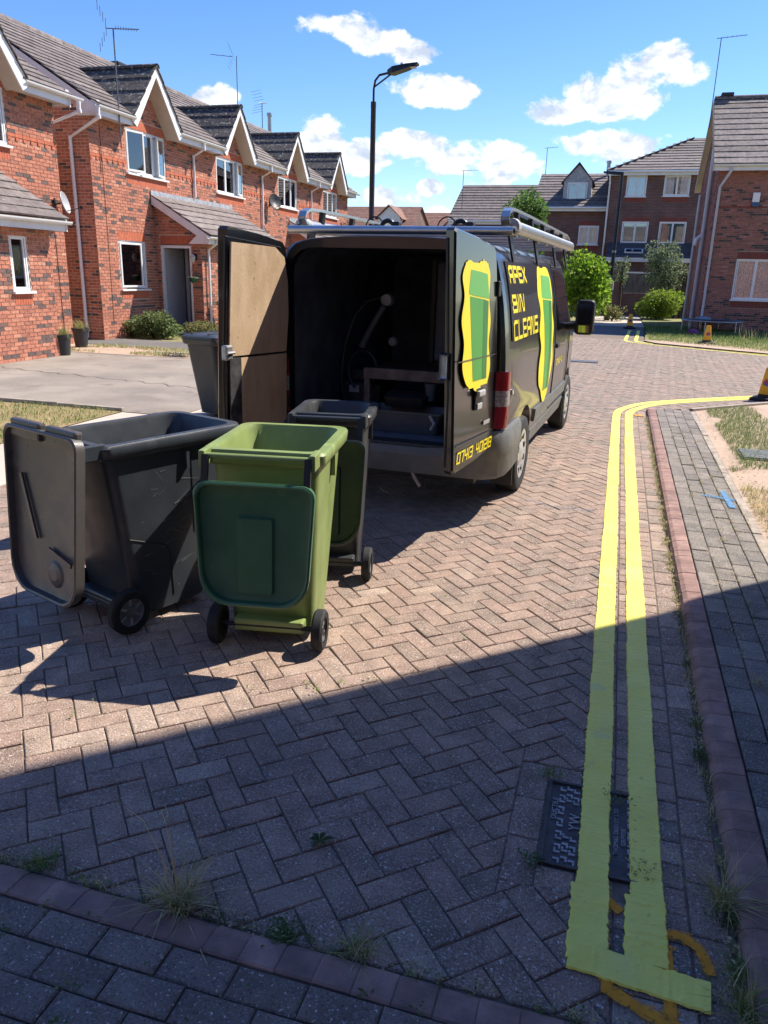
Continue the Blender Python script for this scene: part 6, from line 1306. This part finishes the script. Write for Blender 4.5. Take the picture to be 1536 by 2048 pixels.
# plant pots at the near house
M_POT = mat('grey_pot_plastic', (.030, .032, .037), .5, .12, 7, coords='o')
def pot(label, loc, k):
    p = thing('plant_pot', label, 'pot', loc, 0, 'plant pots by the house'); b = MB(); b.lathe([(.13*k, 0), (.165*k, .36*k), (.185*k, .37*k), (.187*k, .42*k), (.172*k, .42*k), (.165*k, .36*k), (.15*k, .34*k), (.0, .34*k)], 24); b.build('pot_body', M_POT, p, smooth=35)
    b = MB(); tuft(b, 0, 0, .34*k, 150, .32*k, .62, .075, .003, .7); b.build('grass', M_GRASS, p); return p
pot('dark plant pot with grass at the corner of the near house', (-10.42, 12.98, .0), .96); pot('second dark plant pot with grass deeper in the passage between houses', (-11.12, 14.45, .0), .98)
# satellite dishes, lantern, hanging basket on the terrace (placed along the facade)
def tpt(s_, w_, z): return G0+TD*s_+Vector((.99976, .02196, 0))*w_+Vector((0, 0, z))
def dish(label, p, rz, m, k=1.):
    d = thing('satellite_dish', label, 'satellite dish', p, rz, 'satellite dishes'); b = MB(); b.M = Matrix.Translation((0, -.22*k, 0)) @ Matrix.Rotation(R(-14), 4, 'X'); b.lathe([(.0, .05*k), (.12*k, .035*k), (.22*k, .0), (.26*k, -.035*k), (.25*k, -.045*k), (.12*k, .02*k), (.0, .035*k)], 24, 'y', cap=False); b.build('reflector', m, d, smooth=50)
    b = MB(); b.tube([(0, 0, -.05*k), (0, -.16*k, 0)], .018*k, 6); b.tube([(0, -.20*k, -.2*k), (0, -.62*k, -.10*k)], .010*k, 6); b.box(-.03*k, .03*k, -.66*k, -.60*k, -.13*k, -.06*k); b.box(-.05*k, .05*k, -.012, 0, -.14*k, .10*k); b.build('arm', M_BLACKPL, d); return d
dish('white satellite dish over the lean-to of the near house', near_o+TD*4.42+Vector((.02, 0, 2.96)), math.pi/2+R(20), mat('white_dish', (.40, .40, .41), .45, .05, 5), .88)
dish('black satellite dish on the third terraced house', tpt(10.0, .02, 3.95), TERR_RZ+R(-25), mat('dark_dish', (.06, .06, .062), .5, .1, 5))
lt = thing('wall_lantern', 'white wall lantern beside the open front door', 'lamp', tpt(2.53, 1.14, 2.0), 0); b = MB(); b.box(-.03, .03, -.05, 0, -.10, .06); b.tube([(0, -.03, .05), (0, -.12, .08), (0, -.16, .02)], .010, 6); b.build('bracket', M_BLACKPL, lt); b = MB(); b.M = Matrix.Translation((0, -.16, -.16)); b.lathe([(.035, 0), (.065, .13), (.075, .14), (.02, .20), (.0, .21)], 8); b.build('lantern_body', mat('frosted_lantern', (.55, .54, .50), .4), lt)
hb = thing('hanging_basket', 'green hanging planter with pale flowers beside the open door', 'planter', tpt(2.40, 1.12, 1.46), 0); b = MB(); b.lathe([(.06, -.12), (.11, -.03), (.14, .0), (.13, .01), (.0, .01)], 16); b.build('bowl', mat('green_planter', (.03, .11, .06), .5), hb, smooth=40)
b = MB(); [b.tube([(.12*math.cos(a), .12*math.sin(a), 0), (0, 0, .34)], .004, 4) for a in (0, 2.1, 4.2)]; b.build('chain', M_BLACKPL, hb)
b = MB(); [leafy(b, random.gauss(0, .07), random.gauss(0, .07), .01, 2, .03, random.choice((.95, .3, 1)), .02) for _ in range(40)]; b.build('flowers', M_GRASS, hb)
# aerials, flues
M_AER = mat('aerial_metal', (.16, .16, .17), .45, .1, 9, metal=.7)
def aerial(label, p, h, boom, rz, lattice=False, n=7, el=.34):
    a = thing('tv_aerial', label, 'aerial', p, rz, 'television aerials'); b = MB(); b.tube([(0, 0, 0), (0, 0, h)], .018, 6); b.build('mast', M_AER, a)
    b = MB(); b.tube([(-.15, 0, h-.02), (boom, 0, h+.03)], .011, 6); b.build('boom', M_AER, a)
    for k in range(n): x = .05+(boom-.1)*k/(n-1); b = MB(); b.tube([(x, -el/2*(1-.4*k/n), h+.01), (x, el/2*(1-.4*k/n), h+.01)], .005, 4); b.build('element', M_AER, a)
    for sg in ((-1, 1) if lattice else ()):
        for k in range(4): b = MB(); b.tube([(-.15-.05*k, -.36, h+sg*(.08+.11*k)), (-.15-.05*k, .36, h+sg*(.08+.11*k))], .006, 4); b.build('reflector_rod', M_AER, a)
    return a
aerial('tall lattice television aerial on the near end terraced house', tpt(.70, .36, 4.30), 2.42, .55, R(35), True, 9)
aerial('television aerial on a thin mast above the second gable', tpt(15.2, -3.55, 7.4), 2.35, -1.0, R(20), True, 5)
aerial('small television aerial above the third house', tpt(17.6, -3.55, 7.4), 1.15, .25, R(60), True, 3)
aerial('television aerial at the gable of the right-hand house', (2.42, 33.2, 7.1), 2.9, .85, R(-4), False, 6)
aerial('television aerial at the left end of the far brown roof', (-9.2, 46, 4.3), 3.0, .8, R(10), False, 5); aerial('television aerial between the two far brown roofs', (-4.9, 48.2, 7.0), 1.7, .6, R(0), False, 5)
def flue(label, p, h, r=.09): f = thing('chimney_flue', label, 'chimney', p, 0); b = MB(); b.lathe([(r, 0), (r, h-.12)], 12); b.build('pipe', M_GALV, f, smooth=40); b = MB(); b.lathe([(r*1.35, h-.12), (r*1.35, h), (0, h+.02)], 12); b.build('cowl', M_GALV, f, smooth=40)
flue('metal flue on the ridge of the terrace', tpt(18.4, -3.55, 7.35), .95); flue('metal flue beside the hipped roof of the far block', (-1.45, 48.0, 6.9), 1.05, .1)
for s_ in (6.9, 14.6):
    b = MB(); b.box(-.22, .22, -.16, .16, 0, .12, ch=.03); b.build('ridge_vent', M_BLACKPL, label='black ridge vent on the terrace roof, %s' % ('nearer one' if s_ < 10 else 'farther one'), cat='vent', loc=tpt(s_, -3.55, 7.50), rot=(0, 0, TERR_RZ))
# cable down the facade
b = MB(); b.tube([(.42, -.012, 4.75), (.43, -.012, 3.0), (.42, -.012, .4)], .006, 4); b.build('cable', M_BLACKPL, h1); b = MB(); b.tube([(4.35, -.012, 2.5), (4.36, -.012, .2)], .008, 4); b.build('cable', M_BLACKPL, hn)
# ------------------------------------------------------------------ trees, shrubs
def leafmat(name, ramp): return mat(name, (1, 1, 1), .55, .25, 2.5, ramp=ramp, transl=.5, spec=.35)
def leaves(b, blobs, n, size, droop=.2, rng=random, shell=.55):
    tot = sum(q[3]*q[4]*q[5] for q in blobs)
    for (cx, cy, cz, rx, ry, rz_) in blobs:
        for _ in range(int(n*rx*ry*rz_/tot)):
            while True:
                u = Vector((rng.uniform(-1, 1), rng.uniform(-1, 1), rng.uniform(-1, 1)))
                if shell < u.length < 1.0 or (u.length < 1 and rng.random() < .18): break
            u *= 1+.13*math.sin(u.x*9+cx*3)*math.cos(u.z*8+cy)
            p = Vector((cx+u.x*rx, cy+u.y*ry, cz+u.z*rz_))
            if p.z < .02: continue
            d = (u.normalized()+Vector((rng.gauss(0, .6), rng.gauss(0, .6), rng.gauss(.15, .5)))).normalized(); s_ = Vector((rng.gauss(0, 1), rng.gauss(0, 1), rng.gauss(0, 1))).cross(d)
            if s_.length < .05: continue
            s_.normalize(); l = size*rng.uniform(.6, 1.3); w = l*.32; dn = Vector((0, 0, -droop*l))
            b.add([p, p+d*l*.5+s_*w, p+d*l+dn, p+d*l*.5-s_*w], [(0, 1, 2, 3)], min(1, max(0, rng.gauss(.5, .22))))
def blobset(r, n, rx, ry, rz_, k=.42):
    return [(r.uniform(-1, 1)*rx*(1-k), r.uniform(-1, 1)*ry*(1-k), rz_+r.uniform(-1, 1)*rz_*(1-k), rx*k*r.uniform(.8, 1.25), ry*k*r.uniform(.8, 1.25), rz_*k*r.uniform(.8, 1.25)) for _ in range(n)]
def bush(name, label, cat, loc, rx, ry, h, m, n, size, seed, k=.45, nb=9, stems=5, trunk=0.):
    r = random.Random(seed); t = thing(name, label, cat, loc); b = MB(); bl = blobset(r, nb, rx, ry, h/2, k)+[(0, 0, h*.45, rx*.7, ry*.7, h*.42)]
    if trunk: bl = [(q[0], q[1], q[2]+trunk, *q[3:]) for q in bl]
    leaves(b, bl, n, size, rng=r); b.build('crown' if trunk else 'foliage', m, t)
    b = MB()
    if trunk:
        b.tube([(0, 0, 0), (.03, 0, trunk*.6), (0, .02, trunk+h*.3), (.02, 0, trunk+h*.75)], [.09, .07, .05, .02], 8)
        for q in bl[:6]: b.tube([(0, 0, trunk*.8), (q[0]*.5, q[1]*.5, (trunk*.8+q[2])*.55), (q[0], q[1], q[2])], [.035, .025, .01], 5)
        b.build('trunk', mat('bark', (.085, .06, .042), .9, .3, 12), t)
    else:
        for i in range(stems): a = r.uniform(0, 6.28); b.tube([(0, 0, 0), (rx*.3*math.cos(a), ry*.3*math.sin(a), h*.35), (rx*.6*math.cos(a), ry*.6*math.sin(a), h*.75)], [.025, .018, .008], 5)
        b.build('stem', mat('bark', (.085, .06, .042), .9, .3, 12), t)
    return t
L_LAU = leafmat('laurel_leaf', [(0, (0.080, 0.192, 0.019)), (.5, (0.216, 0.376, 0.035)), (1, (0.432, 0.560, 0.064))]); L_OLV = leafmat('olive_leaf', [(0, (0.074, 0.115, 0.054)), (.5, (0.162, 0.216, 0.115)), (1, (0.297, 0.351, 0.203))]); L_YEW = leafmat('bright_shrub_leaf', [(0, (0.075, 0.150, 0.018)), (.5, (0.210, 0.307, 0.033)), (1, (0.375, 0.450, 0.060))])
L_MID = leafmat('mid_green_leaf', [(0, (0.045, 0.112, 0.022)), (.5, (0.112, 0.210, 0.045)), (1, (0.240, 0.330, 0.090))]); L_HEB = leafmat('hebe_leaf', [(0, (.06, .10, .03)), (.5, (.16, .22, .08)), (1, (.34, .38, .17))]); L_PNK = leafmat('pink_flower_shrub', [(0, (.08, .12, .03)), (.55, (.22, .25, .08)), (.8, (.32, .24, .12)), (1, (.42, .20, .22))]); L_DRY = leafmat('dry_climber', [(0, (.12, .07, .05)), (.5, (.25, .17, .12)), (1, (.38, .28, .20))])
bush('laurel_bush', 'large glossy yellow green laurel bush beside the far lamp', 'bush', (-1.55, 34.9, 0), 1.35, 1.0, 3.05, L_LAU, 5200, .17, 3)
bush('rounded_shrub', 'low rounded bright green shrub by the far path', 'bush', (1.62, 37.5, 0), 1.08, .85, 1.40, L_YEW, 5200, .10, 4)
bush('garden_tree', 'grey green small tree beside the right-hand house', 'tree', (1.80, 39.0, 0), 1.0, .9, 2.6, L_OLV, 4600, .10, 5, trunk=1.0)
bush('garden_tree', 'light green tree standing behind the van roof rack', 'tree', (-4.55, 37.5, 0), 1.25, 1.1, 3.0, L_MID, 5200, .14, 6, trunk=2.5)
bush('garden_tree', 'thin dry leaved tree between lamp and garden wall', 'tree', (-.10, 36.9, 0), .35, .35, 1.4, L_OLV, 500, .10, 16, trunk=1.4)
bush('low_shrub', 'pale green low shrub under the ground floor window of the terrace', 'bush', tpt(1.15, .62, 0), .98, .55, .66, L_HEB, 3400, .075, 7)
bush('low_shrub', 'pinkish flowering shrub in front of the open door', 'bush', tpt(2.0, 1.55, 0), .60, .50, .46, L_PNK, 2400, .055, 8)
bush('conifer', 'dark green upright conifer beside the porch', 'bush', tpt(3.15, 1.75, 0), .32, .32, 1.45, L_MID, 2600, .07, 9)
bush('climber', 'dry brown climber on the last terraced house', 'climber', tpt(16.9, .45, 1.5), .55, .35, 2.6, L_DRY, 1500, .13, 10)
bush('low_shrub', 'dry shrub at the foot of the far lamp', 'bush', (-.30, 35.2, 0), .55, .35, .7, L_PNK, 700, .09, 11)
for i, (x, y, s_) in enumerate(((-24, 62, 4), (-32, 75, 5), (-8, 95, 4), (-5.5, 60, 2.4))):
    bush('far_tree', ('far green tree left of the far houses', 'far green tree beyond the terrace end', 'far low tree in the gap beyond the roof rack', 'far tree behind the long brown roof')[i], 'tree', (x, y, 0), s_*.8, s_*.8, s_, L_MID, 1600, .3, 20+i, trunk=.6)
